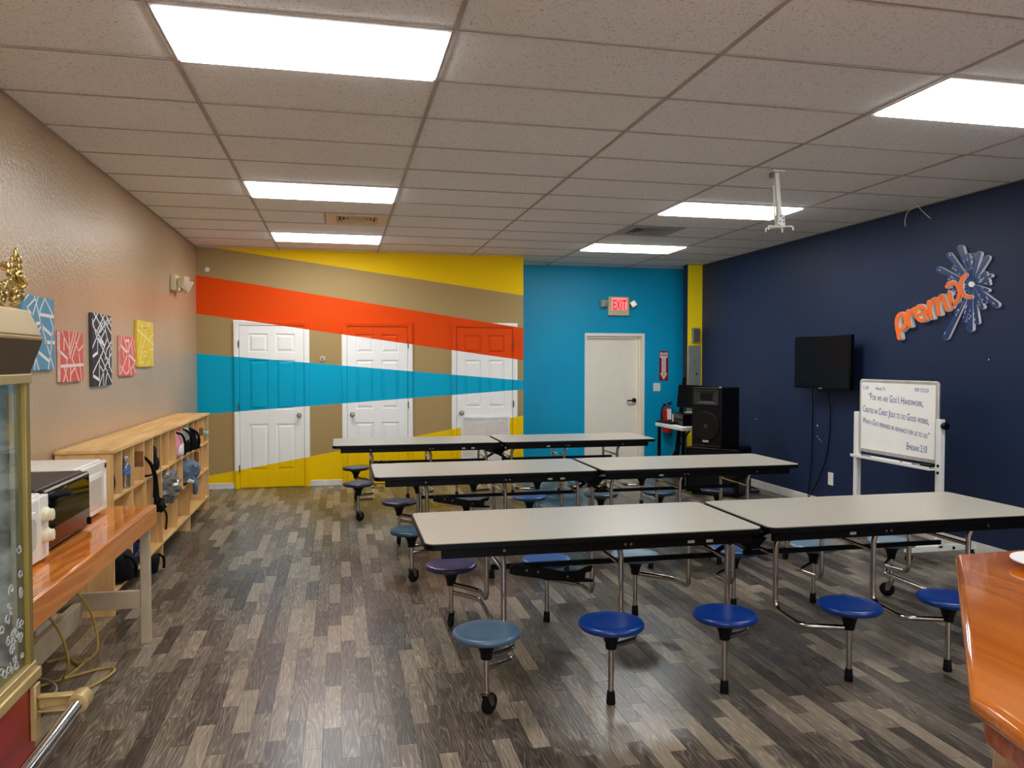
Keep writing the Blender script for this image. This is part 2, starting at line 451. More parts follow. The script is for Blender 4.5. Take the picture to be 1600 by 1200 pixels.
# ---- baseboards
def bb(name, *segs):
    b = MB()
    for s in segs: b.box(*s)
    b.build(name, m_base, kind='structure', bevel=0.004)
bb('baseboard_left', (XL, XL+0.014, YR, YB, 0, 0.09))
bb('baseboard_back', (XL, -1.28, YB-0.014, YB, 0, 0.075), (-0.37, 0.03, YB-0.014, YB, 0, 0.075), (0.93, 1.44, YB-0.014, YB, 0, 0.075), (2.32, XM, YB-0.014, YB, 0, 0.075))
bb('baseboard_right', (XR-0.016, XR, YR, YC, 0, 0.095))
bb('baseboard_back_right', (XM, DX0-0.0, YT-0.014, YT, 0, 0.09), (DX1, XR, YT-0.014, YT, 0, 0.09))

# ---- ceiling : plenum board, tiles and tees as parts
ceil = MB().box(XL-0.1, XR+0.2, YR-0.1, YT+0.3, ZC+0.04, ZC+0.14).build('ceiling', m_plenum, kind='structure')
GX = [XL]+[-0.733+1.2192*i for i in range(5)]+[XR]
GY0 = 3.908
rows = [GY0+0.6096*j for j in range(-12, 13)]
rows = [YR]+[y for y in rows if YR+0.05 < y < YT-0.05]+[YT]
LIGHTS = [(1, j) for j in (-1, 4, 8)]+[(4, j) for j in (-1, 4, 8)]+[(1, -6), (4, -6), (1, -10), (4, -10)]
def rowj(y): return round((y-GY0)/0.6096)
for a in range(len(GX)-1):
    for b in range(len(rows)-1):
        x0, x1, y0, y1 = GX[a], GX[a+1], rows[b], rows[b+1]
        j = rowj(y1) if b < len(rows)-2 else rowj(y0)+1
        if any(a == la and j == lj+1 for la, lj in LIGHTS): continue
        if (a == 1 and j == 7):   # left vent takes the right half of this bay
            x1 = -0.13
        if (a == 4 and j == 7):
            x0 = 3.535
        dz = random.uniform(0, 0.003); tl = random.uniform(-0.002, 0.002)
        z = ZC+0.005
        MB().hexa([(x0+.002, y0+.002, z+dz), (x1-.002, y0+.002, z+dz+tl), (x1-.002, y1-.002, z+dz-tl), (x0+.002, y1-.002, z+dz)],
                  [(x0+.002, y0+.002, z+.02), (x1-.002, y0+.002, z+.02), (x1-.002, y1-.002, z+.02), (x0+.002, y1-.002, z+.02)]).build('ceiling_tile', m_tile, ceil, smooth=0)
for x in GX[1:-1]:
    MB().box(x-.0105, x+.0105, YR, YT, ZC, ZC+0.004).box(x-.002, x+.002, YR, YT, ZC+.004, ZC+.035).build('main_runner', m_tee, ceil, smooth=0)
for y in rows[1:-1]:
    MB().box(XL, XR, y-.0075, y+.0075, ZC+.0008, ZC+0.0045).build('cross_tee', m_tee, ceil, smooth=0)
MB().box(-.14, -.118, 7.566, 8.175, ZC, ZC+.004).build('cross_tee', m_tee, ceil, smooth=0)
MB().box(3.525, 3.547, 7.566, 8.175, ZC, ZC+.004).build('cross_tee', m_tee, ceil, smooth=0)
MB().box(XL, XL+.02, YR, YB, ZC, ZC+.004).box(XR-.02, XR, YR, YC, ZC, ZC+.004).build('wall_angle', m_tee, ceil, smooth=0)

# ---- ceiling lights
LBL = {(1, -1): 'large fluorescent ceiling panel nearest the camera on the left', (1, 4): 'fluorescent ceiling panel of the left row, second from the camera, before the cream vent',
       (1, 8): 'fluorescent ceiling panel at the far end of the left row, by the mural wall', (4, -1): 'fluorescent ceiling panel at the right edge, nearest the camera in the right row',
       (4, 4): 'fluorescent ceiling panel behind the white projector mount', (4, 8): 'fluorescent ceiling panel at the far end of the right row, over the teal wall',
       (1, -6): 'fluorescent ceiling panel over the left side, first one behind the camera', (4, -6): 'fluorescent ceiling panel over the right side, first one behind the camera',
       (1, -10): 'fluorescent ceiling panel over the left side, farthest behind the camera', (4, -10): 'fluorescent ceiling panel over the right side, farthest behind the camera'}
for a, j in LIGHTS:
    x0, x1 = GX[a], GX[a+1]
    y0 = GY0+0.6096*(j if j != -1 else -1); y1 = y0+0.6096
    t = thing('ceiling_light', LBL[(a, j)], 'ceiling light', ((x0+x1)/2, (y0+y1)/2, ZC), group='fluorescent ceiling panels')
    hx, hy = (x1-x0)/2-.013, (y1-y0)/2-.011
    f = MB(); wd = .016
    f.box(-hx, hx, -hy, -hy+wd, -.004, .012).box(-hx, hx, hy-wd, hy, -.004, .012).box(-hx, -hx+wd, -hy+wd, hy-wd, -.004, .012).box(hx-wd, hx, -hy+wd, hy-wd, -.004, .012)
    f.build('frame', m_lframe, t, smooth=0)
    MB().box(-hx+wd, hx-wd, -hy+wd, hy-wd, -.012, .006).build('diffuser', m_lamp, t, smooth=0)
# ---- ceiling vents
def vent(x0, x1, m, label):
    y0, y1 = 7.577, 8.165
    t = thing('ceiling_vent', label, 'vent', ((x0+x1)/2, (y0+y1)/2, ZC))
    h, k = (x1-x0)/2, (y1-y0)/2
    fr = MB(); i = .10
    fr.box(-h, h, -k, -k+i*1.08, .0, .012).box(-h, h, k-i*1.08, k, .0, .012).box(-h, -h+i, -k+i*1.08, k-i*1.08, .0, .012).box(h-i, h, -k+i*1.08, k-i*1.08, .0, .012)
    fr.build('face_plate', m, t, smooth=0, bevel=.002)
    MB().box(-h+i, h-i, -k+i*1.08, k-i*1.08, .028, .032).build('duct', m_plenum, t, smooth=0)
    for n in range(5):
        a, b = h-i-.004-n*.036, k-i*1.08-.004-n*.036
        if a < .02: break
        s = MB()
        for (A, B) in (((-a, -b), (a, -b)), ((a, -b), (a, b)), ((a, b), (-a, b)), ((-a, b), (-a, -b))):
            ia, ib = (a-.018)/a, (b-.018)/b
            s.hexa([(A[0], A[1], -.004), (B[0], B[1], -.004), (B[0], B[1], -.001), (A[0], A[1], -.001)],
                   [(A[0]*ia, A[1]*ib, .018), (B[0]*ia, B[1]*ib, .018), (B[0]*ia, B[1]*ib, .021), (A[0]*ia, A[1]*ib, .021)])
        s.build('slat', m, t, smooth=0)
vent(-.118, .474, m_vent, 'cream square ceiling vent in front of the far left light panel')
vent(2.937, 3.525, m_vent2, 'grey square ceiling vent in front of the far right light panel')

# ---- mural doors
def panel_door(name, xc0, xc1, x0, x1, knob_side, hinge_side, grille=False):
    d = struct(name, (0, 0, 0)); y = YB; zt = 2.035
    c = MB()
    c.box(xc0, x0, y-.028, y, 0, zt+.06).box(x1, xc1, y-.028, y, 0, zt+.06).box(x0, x1, y-.028, y, zt, zt+.06)
    c.box(xc0+.012, x0-.02, y-.034, y-.028, 0, zt+.03).box(x1+.02, xc1-.012, y-.034, y-.028, 0, zt+.03)
    c.box(xc0+.012, xc1-.012, y-.034, y-.028, zt+.02, zt+.048)
    c.build('casing', m_mdoor, d, bevel=.004)
    w = x1-x0; a, b = x0+.004, x1-.004
    st = .115; mid = .10; cx = (x0+x1)/2
    ps = []
    zs = [(.22, .80), (.98, 1.60), (1.70, 1.93)]
    for z0, z1 in zs:
        for u0, u1 in ((x0+st, cx-mid/2), (cx+mid/2, x1-st)): ps.append((u0, u1, z0, z1))
    s = MB(); yf, yk = y-.016, y-.004
    s.box(a, x0+st, yf, yk, .01, zt-.004).box(x1-st, b, yf, yk, .01, zt-.004).box(cx-mid/2, cx+mid/2, yf, yk, .01, zt-.004)
    zz = [.01]+[v for p in zs for v in p]+[zt-.004]
    for k in range(0, 8, 2):
        for u0, u1 in ((x0+st, cx-mid/2), (cx+mid/2, x1-st)): s.box(u0, u1, yf, yk, zz[k], zz[k+1])
    s.box(a, b, yk, y, .01, zt-.004)
    s.build('slab', m_mdoor, d, bevel=.003)
    for u0, u1, z0, z1 in ps:
        i, o = .012, .04
        MB().hexa([(u0+i, yk, z0+i), (u1-i, yk, z0+i), (u1-i, yk, z1-i), (u0+i, yk, z1-i)],
                  [(u0+o, yf+.001, z0+o), (u1-o, yf+.001, z0+o), (u1-o, yf+.001, z1-o), (u0+o, yf+.001, z1-o)]).build('panel', m_mdoor, d, smooth=0)
    kx = x1-.065 if knob_side > 0 else x0+.065
    MB().lathe([(0.028, 0), (.03, -.006), (.012, -.012), (.011, -.03), (.026, -.042), (.030, -.055), (.022, -.066), (0, -.069)], 20, (kx, yf, .905), 'y').build('door_knob', m_steel, d, label='round brushed metal knob')
    hx = x1+.004 if hinge_side > 0 else x0-.004
    for hz in (.25, 1.02, 1.80):
        MB().tube([(hx, y-.036, hz-.045), (hx, y-.036, hz+.045)], .007, 8).build('hinge', m_steel, d)
    if grille:
        gx0, gx1, gz0, gz1 = x0+.06, x1-.045, .20, .855
        g = MB(); yg = y-.034; t = .028
        g.box(gx0, gx1, yg, yf, gz0, gz0+t).box(gx0, gx1, yg, yf, gz1-t, gz1).box(gx0, gx0+t, yg, yf, gz0+t, gz1-t).box(gx1-t, gx1, yg, yf, gz0+t, gz1-t)
        for k in (1, 2, 3):
            u = gx0+(gx1-gx0)*k/4; g.box(u-.006, u+.006, yg, yf, gz0+t, gz1-t)
        gg = g.build('return_grille', m_white, d, smooth=0, label='white louvred air grille in the lower half')
        n = 26
        for k in range(n):
            z = gz0+t+(gz1-gz0-2*t)*(k+.5)/n
            MB().hexa([(gx0+t, yf-.001, z+.009), (gx1-t, yf-.001, z+.009), (gx1-t, yg+.003, z-.007), (gx0+t, yg+.003, z-.007)],
                      [(gx0+t, yf-.001, z+.011), (gx1-t, yf-.001, z+.011), (gx1-t, yg+.003, z-.005), (gx0+t, yg+.003, z-.005)]).build('slat', m_white, gg, smooth=0)
panel_door('door_1', -1.28, -.37, -1.215, -.435, 1, -1)
panel_door('door_2', .03, .93, .093, .867, -1, 1)
panel_door('door_3', 1.44, 2.325, 1.502, 2.262, -1, 1, True)
# ---- exit door
d = struct('door_4')
f = MB(); y0, y1 = YT-.012, YT+.14
f.box(DX0, DX0+.035, y0, y1, 0, DZ).box(DX1-.05, DX1, y0, y1, 0, DZ).box(DX0+.035, DX1-.05, y0, y1, DZ-.045, DZ)
f.box(DX1-.065, DX1-.05, YT+.06, y1, 0, DZ-.045).box(DX0+.035, DX1-.05, YT+.085, y1, DZ-.06, DZ-.045)
f.build('frame', m_cream, d, bevel=.003)
MB().box(DX0+.037, DX1-.067, YT+.09, YT+.135, .01, DZ-.062).build('slab', m_cream, d, bevel=.002)
h = MB(); hx, hy, hz = DX1-.13, YT+.09, 1.0
h.lathe([(0, 0), (.034, 0), (.034, -.012), (.02, -.018), (.014, -.05), (0, -.055)], 18, (hx, hy, hz), 'y')
h.tube(rpath([(hx, hy-.045, hz), (hx-.04, hy-.055, hz-.004), (hx-.12, hy-.055, hz+.0)], .03), .011, 10)
h.build('door_handle', m_black, d, label='dark lever handle')
MB().tube(rpath([(hx-.12, hy-.05, hz), (hx-.13, hy-.05, hz-.02), (hx-.09, hy-.045, hz-.06), (hx+.015, hy-.04, hz-.058), (hx+.02, hy-.03, hz-.02)], .02), .004, 8).build('handle_wire', m_steel, d)

# ---- small wall fittings
t = thing('exit_sign', 'lit EXIT sign with two emergency lamp heads above the cream door', 'sign', (4.045, YT, 2.40))
MB().box(-.165, .165, -.06, 0, -.135, .145).build('housing', m_exitface, t, bevel=.012, seg=3)
MB().box(-.11, .125, -.0625, -.06, -.05, .128).build('lit_panel', m_exitglow, t)
text('exit_lettering', 'EXIT', .205, frame3((-.098, -.0635, -.045), (1, 0, 0), (0, 0, 1)), m_exitred, t, width=.205, depth=.001, bold=.002)
for sx in (-1, 1):
    Mx = Matrix.Translation((sx*.225, -.06, .04)) @ Matrix.Rotation(sx*-.25, 4, 'Z') @ Matrix.Rotation(.0 if sx < 0 else -.6, 4, 'Y')
    lh = MB(Mx); lh.hexa([(-.05, .03, -.055), (.05, .03, -.055), (.05, .03, .055), (-.05, .03, .055)], [(-.042, -.05, -.045), (.042, -.05, -.045), (.042, -.05, .045), (-.042, -.05, .045)])
    lo = lh.build('lamp_head', m_exitface, t, bevel=.006)
    MB(Mx).box(-.034, .034, -.053, -.05, -.036, .036).build('lens', m_alu, lo)
    MB().tube([(sx*.15, -.03, .05), (sx*.225, -.04, .04)], .016, 10).build('lamp_arm', m_exitface, t)
t = thing('fire_extinguisher_sign', 'maroon and white FIRE arrow sign on the teal wall', 'sign', (4.785, YT, 1.52))
MB().box(-.075, .075, -.004, 0, -.225, .225).build('plate', m_maroon, t, bevel=.001)
a = [(-.06, .205), (0, .195), (.06, .205), (.06, .125), (.033, .115), (.033, -.11), (.06, -.11), (0, -.21), (-.06, -.11), (-.033, -.11), (-.033, .115), (-.06, .125)]
MB(frame3((0, -.004, 0), (1, 0, 0), (0, 0, 1))).prism(a, 0, .0012).build('arrow', m_pinkwhite, t, smooth=0)
text('fire_lettering', 'FIRE', .058, frame3((0, -.0055, .142), (1, 0, 0), (0, 0, 1)), m_maroon, t, width=.10, align='CENTER', bold=.001)
for k, ch in enumerate('EXTINGUISHER'):
    text('vertical_lettering', ch, .03, frame3((0, -.0055, .092-k*.0225), (1, 0, 0), (0, 0, 1)), m_maroon, t, align='CENTER', bold=.0006)
def plate(name, label, Mx, w, h, kind):
    t = thing(name, label, kind); t.matrix_world = Mx
    MB().prism(rrect(-w/2, w/2, -h/2, h/2, .006, 3), 0, .006).build('cover_plate', m_white, t, bevel=.001)
    if kind == 'switch':
        for x in (-.023, .023):
            MB().box(x-.006, x+.006, -.012, .012, .006, .010).build('slot_frame', m_cream, t)
            MB().hexa([(x-.004, -.008, .008), (x+.004, -.008, .008), (x+.004, .008, .008), (x-.004, .008, .008)], [(x-.003, .001, .02), (x+.003, .001, .02), (x+.003, .007, .02), (x-.003, .007, .02)]).build('toggle', m_white, t)
    else:
        for z in (-.02, .02):
            MB().prism(rrect(-.016, .016, z-.014, z+.014, .007, 3), .006, .008).build('socket', m_cream, t)
            MB().box(-.008, -.005, z-.004, z+.006, .008, .0085).box(.005, .008, z-.004, z+.006, .008, .0085).build('slot', m_black, t)
ZB = frame3
plate('light_switch', 'white double light switch on the teal wall beside the cream door', ZB((4.675, YT, 1.20), (1, 0, 0), (0, 0, 1)), .115, .12, 'switch')
plate('wall_outlet', 'white outlet low on the teal wall, left of the cream door', ZB((3.25, YT, .36), (1, 0, 0), (0, 0, 1)), .075, .12, 'outlet')
plate('wall_outlet', 'white outlet on the navy wall between the TV cables and the whiteboard', ZB((XR, 7.37, .33), (0, -1, 0), (0, 0, 1)), .085, .135, 'outlet')
t = thing('electrical_panel', 'tall grey breaker panel recessed in the yellow column', 'electrical panel', (5.005, YC, 1.40))
MB().box(-.095, .095, -.02, 0, -.60, .415).build('box', m_panelgrey, t, bevel=.003)
MB().box(-.078, .050, -.026, -.02, -.56, .375).build('door', m_panelgrey, t, bevel=.002)
MB().box(.018, .036, -.03, -.026, -.01, .025).build('latch', m_black, t)
t = thing('junction_box', 'small dark grey box on the yellow column above the breaker panel', 'box', (5.02, YC, 1.965))
MB().box(-.058, .058, -.05, 0, -.11, .105).build('box', m_panelgrey, t, bevel=.012, seg=3)
MB().box(-.045, .045, -.055, -.05, -.09, .085).build('cover', mat('dark grey steel', (86, 84, 74), .5, .2), t, bevel=.006)
MB().lathe([(0, -.004), (.006, -.004), (.006, 0), (0, 0)], 8, (0, -.055, -.02), 'y').build('screw', m_steel, t)
t = thing('wall_sensor', 'small round white sensor high in the left corner of the mural wall', 'sensor', (-1.58, YB, 2.71))
MB().lathe([(.03, 0), (.03, -.012), (.024, -.02), (0, -.022)], 20, axis='y').build('body', m_white, t)
MB().lathe([(.012, -.02), (.010, -.030), (0, -.032)], 14, axis='y').build('lens', m_white, t)
t = thing('door_stop_plate', 'small round chrome fitting on the mural wall between the two left doors', 'wall fitting', (-.21, YB, 1.62))
MB().lathe([(.035, 0), (.035, -.008), (.03, -.012), (0, -.013)], 20, axis='y').build('rose', m_alu, t)
MB().lathe([(.016, -.012), (.018, -.03), (.012, -.036), (0, -.037)], 16, axis='y').build('stud', m_steel, t)
# emergency lamp, left wall
t = thing('emergency_light', 'beige two-headed emergency lamp high on the left tan wall', 'emergency light', (XL, 8.83, 2.40))
MB().box(0, .06, -.16, .16, -.075, .085).build('housing', m_exitface, t, bevel=.01, seg=3)
for y, tw, dn in ((-.08, -.25, .10), (.10, .45, .45)):
    Mx = Matrix.Translation((.07, y, .01)) @ Matrix.Rotation(tw, 4, 'Z') @ Matrix.Rotation(dn, 4, 'Y')
    lh = MB(Mx)
    lh.hexa([(.0, -.04, -.04), (.0, .04, -.04), (.0, .04, .045), (.0, -.04, .045)], [(.085, -.062, -.065), (.085, .062, -.065), (.085, .062, .07), (.085, -.062, .07)])
    lo = lh.build('lamp_head', m_exitface, t, bevel=.008, seg=3)
    MB(Mx).box(.085, .09, -.05, .05, -.052, .056).build('lens', m_alu, lo, bevel=.003)
    MB().lathe([(.022, .055), (.022, .075), (0, .08)], 14, (0, y, .01), 'x').build('swivel', m_exitface, t)
# loose ceiling wires
t = thing('loose_wires', 'thin pale wires hanging from the ceiling above the navy wall', 'wire', (5.08, 6.15, ZC))
MB().tube(smooth_path([(0.0, -.07, .004), (-.02, .03, -.03), (0, .09, -.09), (.01, .10, -.15)]), .0035, 6).build('wire', m_exitface, t)
MB().tube(smooth_path([(.0, -.07, .004), (.0, -.12, -.05), (.02, -.2, -.13)]), .0035, 6).build('wire', m_exitface, t)
# projector mount
t = thing('projector_mount', 'white projector mount arm hanging empty from the ceiling', 'projector mount', (3.135, 5.2, ZC))
MB().box(-.05, .05, -.05, .05, -.012, .002).build('ceiling_plate', m_white, t, bevel=.003)
MB().box(-.045, -.03, -.02, .02, -.05, -.012).build('bracket', m_steel, t, bevel=.002)
MB().hexa([(-.016, -.014, -.012), (.016, -.014, -.012), (.016, .014, -.012), (-.016, .014, -.012)], [(.014, -.016, -.34), (.046, -.016, -.34), (.046, .014, -.34), (.014, .014, -.34)]).build('pole', m_white, t, bevel=.002)
MB().tube([(-.012, .012, -.10), (.006, .018, -.36)], .006, 8).build('tilt_rod', m_white, t)
b = MB().hexa([(.008, -.024, -.315), (.058, -.024, -.315), (.058, .02, -.315), (.008, .02, -.315)], [(.002, -.026, -.40), (.066, -.026, -.40), (.066, .022, -.40), (.002, .022, -.40)]).build('tilt_head', m_white, t, bevel=.003)
for x, z in ((.026, -.33), (.046, -.345), (.02, -.37), (.05, -.37), (.012, -.392)):
    MB().lathe([(0, -.002), (.005, -.002), (.005, .001), (0, .001)], 8, (x, -.027, z), 'y').build('bolt', m_black, b)
for ex, ey in ((-.075, -.03), (.11, -.05), (-.04, .06), (.09, .05)):
    MB().tube(rpath([(.034, 0, -.405), (ex*.85, ey, -.405), (ex, ey, -.41), (ex, ey*1.1, -.435)], .01), .006, 8).build('arm', m_white, t)

# ================================================================== WALL ART
def clip(poly):
    for ax, lim, sg in ((0, 0, 1), (0, 1, -1), (1, 0, 1), (1, 1, -1)):
        out = []
        for i in range(len(poly)):
            a, b = poly[i-1], poly[i]
            da, db = (a[ax]-lim)*sg, (b[ax]-lim)*sg
            if (da >= 0) != (db >= 0):
                k = da/(da-db); out.append((a[0]+(b[0]-a[0])*k, a[1]+(b[1]-a[1])*k))
            if db >= 0: out.append(b)
        poly = out
        if len(poly) < 3: return []
    return poly
def canvas(label, y0, y1, z0, z1, c, lines, box, lw, linecol=(240, 232, 226), edge=None):
    t = thing('wall_canvas', label, 'painting', (XL, y0, z0), group='abstract canvases on the left wall')
    W, H, D = y1-y0, z1-z0, .022
    MB().box(0, D, 0, W, 0, H).build('canvas', mat('canvas paint', c, .6, vary=.03, bump=.2, bscale=300), t, bevel=.003)
    mb = MB(frame3((D, 0, H), (0, 1, 0), (0, 0, 1)))
    bx0, bx1, by0, by1 = box
    for ln in lines:
        th = lw*.66
        if ln[0] == 'T': th = lw*1.15; ln = ln[1:]
        P = [((x-bx0)/(bx1-bx0), (y-by0)/(by1-by0)) for x, y in ln]
        for a, b in zip(P, P[1:]):
            A = Vector((a[0]*W, a[1]*H)); B = Vector((b[0]*W, b[1]*H)); dv = (B-A).normalized(); nn = Vector((-dv.y, dv.x))*th/2
            A -= dv*th*.3; B += dv*th*.3
            q = clip([((v.x)/W, (v.y)/H) for v in (A+nn, B+nn, B-nn, A-nn)])
            if len(q) >= 3: mb.prism([(x*W, -y*H) for x, y in q], 0, .0009)
    mb.build('white_lines', mat('line paint', linecol, .6, vary=0), t, smooth=0)
    if edge: MB().box(.004, D-.001, -.0015, 0, .003, H-.003).build('side_edge', mat('side paint', edge, .6, vary=.1, nscale=40), t)
canvas('blue canvas with white lines behind the popcorn machine roof', 4.745, 5.225, 1.53, 1.955, (86, 150, 178),
  [[(235, 545), (315, 455)], [(300, 400), (330, 480), (375, 680), (350, 720)], [(350, 425), (295, 590)], [(235, 540), (280, 580)], [(415, 430), (360, 560)], [(415, 430), (500, 570)], ['T', (365, 580), (505, 582)],
   [(470, 600), (500, 680), (460, 960), (440, 1060)], ['T', (330, 665), (370, 650)], ['T', (380, 680), (490, 760)], [(380, 680), (430, 840), (500, 1060)], ['T', (415, 822), (515, 818)],
   ['T', (350, 915), (445, 985)], [(315, 960), (345, 1065)], [(315, 960), (300, 1065)], [(215, 480), (260, 420)], [(220, 700), (300, 800), (240, 1000)]], (205, 515, 425, 1070), .017)
canvas('coral red canvas with white lines, nearer of the two coral ones', 5.32, 5.76, 1.45, 1.775, (222, 92, 72),
  [[(185, 345), (210, 420), (205, 590)], [(200, 400), (280, 600)], [(270, 345), (275, 590)], [(330, 345), (265, 640)], [(365, 345), (330, 470), (275, 680)], [(415, 345), (300, 690)], [(350, 480), (390, 610), (405, 760)],
   [(450, 510), (385, 600)], ['T', (165, 610), (245, 690)], [(235, 690), (240, 760)], [(300, 690), (325, 750)], ['T', (165, 785), (450, 768)], [(205, 800), (250, 985)], [(235, 810), (195, 985)], [(285, 800), (280, 985)],
   [(340, 800), (285, 890)], [(340, 810), (390, 985)], [(405, 790), (425, 985)]], (165, 450, 345, 985), .017, (244, 222, 214), (236, 205, 196))
canvas('tall black canvas with white crossing lines', 5.965, 6.43, 1.405, 1.925, (30, 32, 44),
  [[(610, 85), (720, 290)], [(655, 85), (590, 240)], [(690, 85), (825, 330)], [(740, 85), (640, 330)], [(790, 120), (680, 330)], [(825, 110), (770, 220)], [(590, 170), (640, 400)], [(725, 150), (770, 400), (825, 560)],
   [(715, 200), (590, 540)], [(760, 90), (825, 230)], [(750, 280), (700, 400)], [(600, 260), (720, 460)], [(640, 400), (720, 560), (825, 870)], ['T', (660, 420), (730, 500)], [(650, 450), (650, 620)], [(770, 400), (700, 620), (590, 870)],
   [(825, 440), (760, 560), (740, 690)], ['T', (595, 650), (650, 600)], [(825, 600), (740, 790), (660, 1045)], [(680, 640), (760, 850), (825, 1010)], [(670, 680), (665, 950)], [(760, 660), (800, 760)], [(800, 560), (790, 800)],
   [(720, 840), (715, 1045)], [(770, 840), (735, 1045)], ['T', (595, 905), (665, 965)], [(680, 780), (720, 870)]], (590, 825, 85, 1045), .019, (240, 238, 236), (70, 70, 76))
canvas('small coral red canvas between the black and the yellow ones', 6.68, 7.13, 1.465, 1.785, (224, 98, 84),
  [[(975, 410), (965, 540)], ['T', (960, 525), (1140, 730)], [(1000, 410), (1050, 620)], [(1110, 410), (1040, 640), (960, 880)], [(1060, 440), (1055, 870)], ['T', (1020, 465), (1065, 460)], [(1090, 480), (1110, 660)],
   [(1120, 450), (1140, 600)], [(1050, 640), (1090, 910)], [(960, 780), (1020, 890), (1060, 850)], [(1130, 750), (1080, 830)], [(1110, 760), (1140, 880)], [(990, 590), (1000, 680)]], (960, 1140, 410, 910), .02, (246, 214, 206), (240, 190, 180))
canvas('yellow canvas with cream lines, farthest along the left wall', 7.2, 7.80, 1.535, 1.94, (232, 198, 44),
  [['T', (1200, 300), (1385, 490)], [(1225, 180), (1200, 300)], [(1240, 240), (1290, 290), (1330, 190)], [(1350, 190), (1300, 290)], [(1260, 280), (1320, 260)], [(1300, 300), (1300, 400)], [(1385, 340), (1320, 430)],
   [(1250, 370), (1220, 600)], [(1290, 420), (1250, 560), (1225, 740)], [(1385, 500), (1340, 700), (1300, 800)], [(1300, 590), (1240, 610)], [(1230, 740), (1270, 740)], [(1360, 570), (1385, 700)], [(1270, 640), (1290, 670), (1310, 600)], [(1340, 560), (1385, 560)]],
  (1200, 1385, 180, 800), .018, (244, 230, 150), (222, 190, 50))

# ================================================================== CUBBY SHELF
SF, SB, SH = -1.37, XL+.015, 1.035       # front, back, height
Y0, Y1 = 5.21, 8.80; TH = .018
R1, R2, R3 = .735, .455, .155            # tops of the three shelves
t = thing('cubby_shelf', 'long unfinished pine cubby shelf against the left wall', 'shelf', (0, 0, 0))
MB().box(SB, SF+.012, Y0-.01, Y1+.01, SH-.020, SH).build('top_board', m_pine, t, bevel=.002)
for y in (Y0, Y1-TH): MB().box(SB, SF, y, y+TH, 0, SH-.02).build('end_panel', m_pinev, t, bevel=.0015)
for z in (R1, R2, R3): MB().box(SB, SF, Y0+TH, Y1-TH, z-TH, z).build('shelf_board', m_pine, t, bevel=.0015)
D1 = [5.42, 5.72, 6.0, 6.27, 6.54, 6.82, 7.11, 7.39, 7.66, 7.95, 8.22, 8.5]
D2 = [5.68, 6.05, 6.27, 6.56, 6.83, 7.11, 7.39, 7.67, 7.93, 8.24, 8.49]
D3 = [5.65, 6.10, 6.57, 7.14, 7.70, 8.54]
for D, za, zb in ((D1, R1, SH-.02), (D2, R2, R1-TH), (D3, R3, R2-TH)):
    for y in D: MB().box(SB, SF, y-.008, y+.008, za, zb).build('divider', m_pinev, t, bevel=.001)
for y in (6.57, 7.72): MB().box(SB, SF, y-.009, y+.009, 0, R3-TH).build('foot_panel', m_pinev, t)
for y, z0, z1 in ((6.0, .83, .94), (8.22+.28, .82, .90), (7.93, .56, .64), (8.24, .58, .68)):
    MB().box(SB+.02, SF-.003, y-.0105, y-.008, z0, z1).build('stained_block', m_pined, t, label='dark stained strip glued into the pale divider')
MB().lathe([(0, -.002), (.012, -.002), (.012, .001), (0, .001)], 12, (-1.60, Y0-.001, .965), 'y').build('screw_plug', m_pined, t)
MB().lathe([(0, -.002), (.014, -.002), (.014, .001), (0, .001)], 12, (-1.49, Y0-.001, .31), 'y').build('screw_plug', m_pined, t)

# ---- things in the cubbies
def bag(label, c, r, m, seed, cat='backpack', strap=True, m2=None, name='backpack'):
    x, y, z = c
    t = thing(name, label, cat, (x, y, z-r[2]))
    MB().blob((0, 0, r[2]), r, 16, 12, .07, 7, seed, .62).build('body', m, t, smooth=60)
    MB().blob((r[0]*.72, 0, r[2]*.62), (r[0]*.42, r[1]*.82, r[2]*.5), 12, 8, .05, 6, seed+2, .7).build('front_pocket', m2 or m, t, smooth=60)
    if strap:
        MB().tube(smooth_path([(r[0]*.2, -r[1]*.5, r[2]*1.9), (r[0]*1.0, -r[1]*.6, r[2]*1.7), (r[0]*1.22, -r[1]*.3, r[2]*1.0), (r[0]*1.1, 0, r[2]*.25)]), .011, 6).build('strap', m_blackfab, t)
        MB().tube(smooth_path([(0, -r[1]*.3, r[2]*1.92), (r[0]*.25, 0, r[2]*2.08), (0, r[1]*.3, r[2]*1.92)]), .008, 6).build('top_handle', m_blackfab, t)
    return t
bag('pink backpack with black strap and white top in the upper cubby row', (-1.455, 7.25, R1+.127), (.115, .10, .125), m_pink, 3, m2=m_paper)
bag('grey backpack with black trim right of the pink one', (-1.455, 7.525, R1+.130), (.12, .10, .125), m_greyfab, 5, m2=m_blackfab)
t = bag('black backpack bulging from the upper cubby right of the grey one', (-1.45, 7.805, R1+.115), (.13, .11, .115), m_blackfab, 8)
t = thing('baseball_cap', 'black cap with its brim over the edge of the upper shelf', 'cap', (-1.395, 8.0+.085, R1))
MB().lathe([(.07, 0), (.072, .03), (.055, .06), (.02, .078), (0, .08)], 16, (-.06, 0, 0)).build('crown', m_blackfab, t)
MB(Matrix.Translation((-.01, 0, .006))).prism([(-.02, -.06), (.05, -.055), (.085, 0), (.05, .055), (-.02, .06)], 0, .006).build('brim', m_blackfab, t, bevel=.002)
t = thing('water_bottle', 'clear plastic water bottle with a blue and white label in a near upper cubby', 'bottle', (-1.405, 5.645, R1)); t.scale = (.9, .9, .93)
MB().lathe([(0, 0), (.030, 0), (.033, .006), (.031, .05), (.033, .055), (.031, .10), (.033, .105), (.033, .15), (.028, .175), (.014, .20), (.013, .215), (0, .215)], 18).build('bottle_body', m_bottle, t)
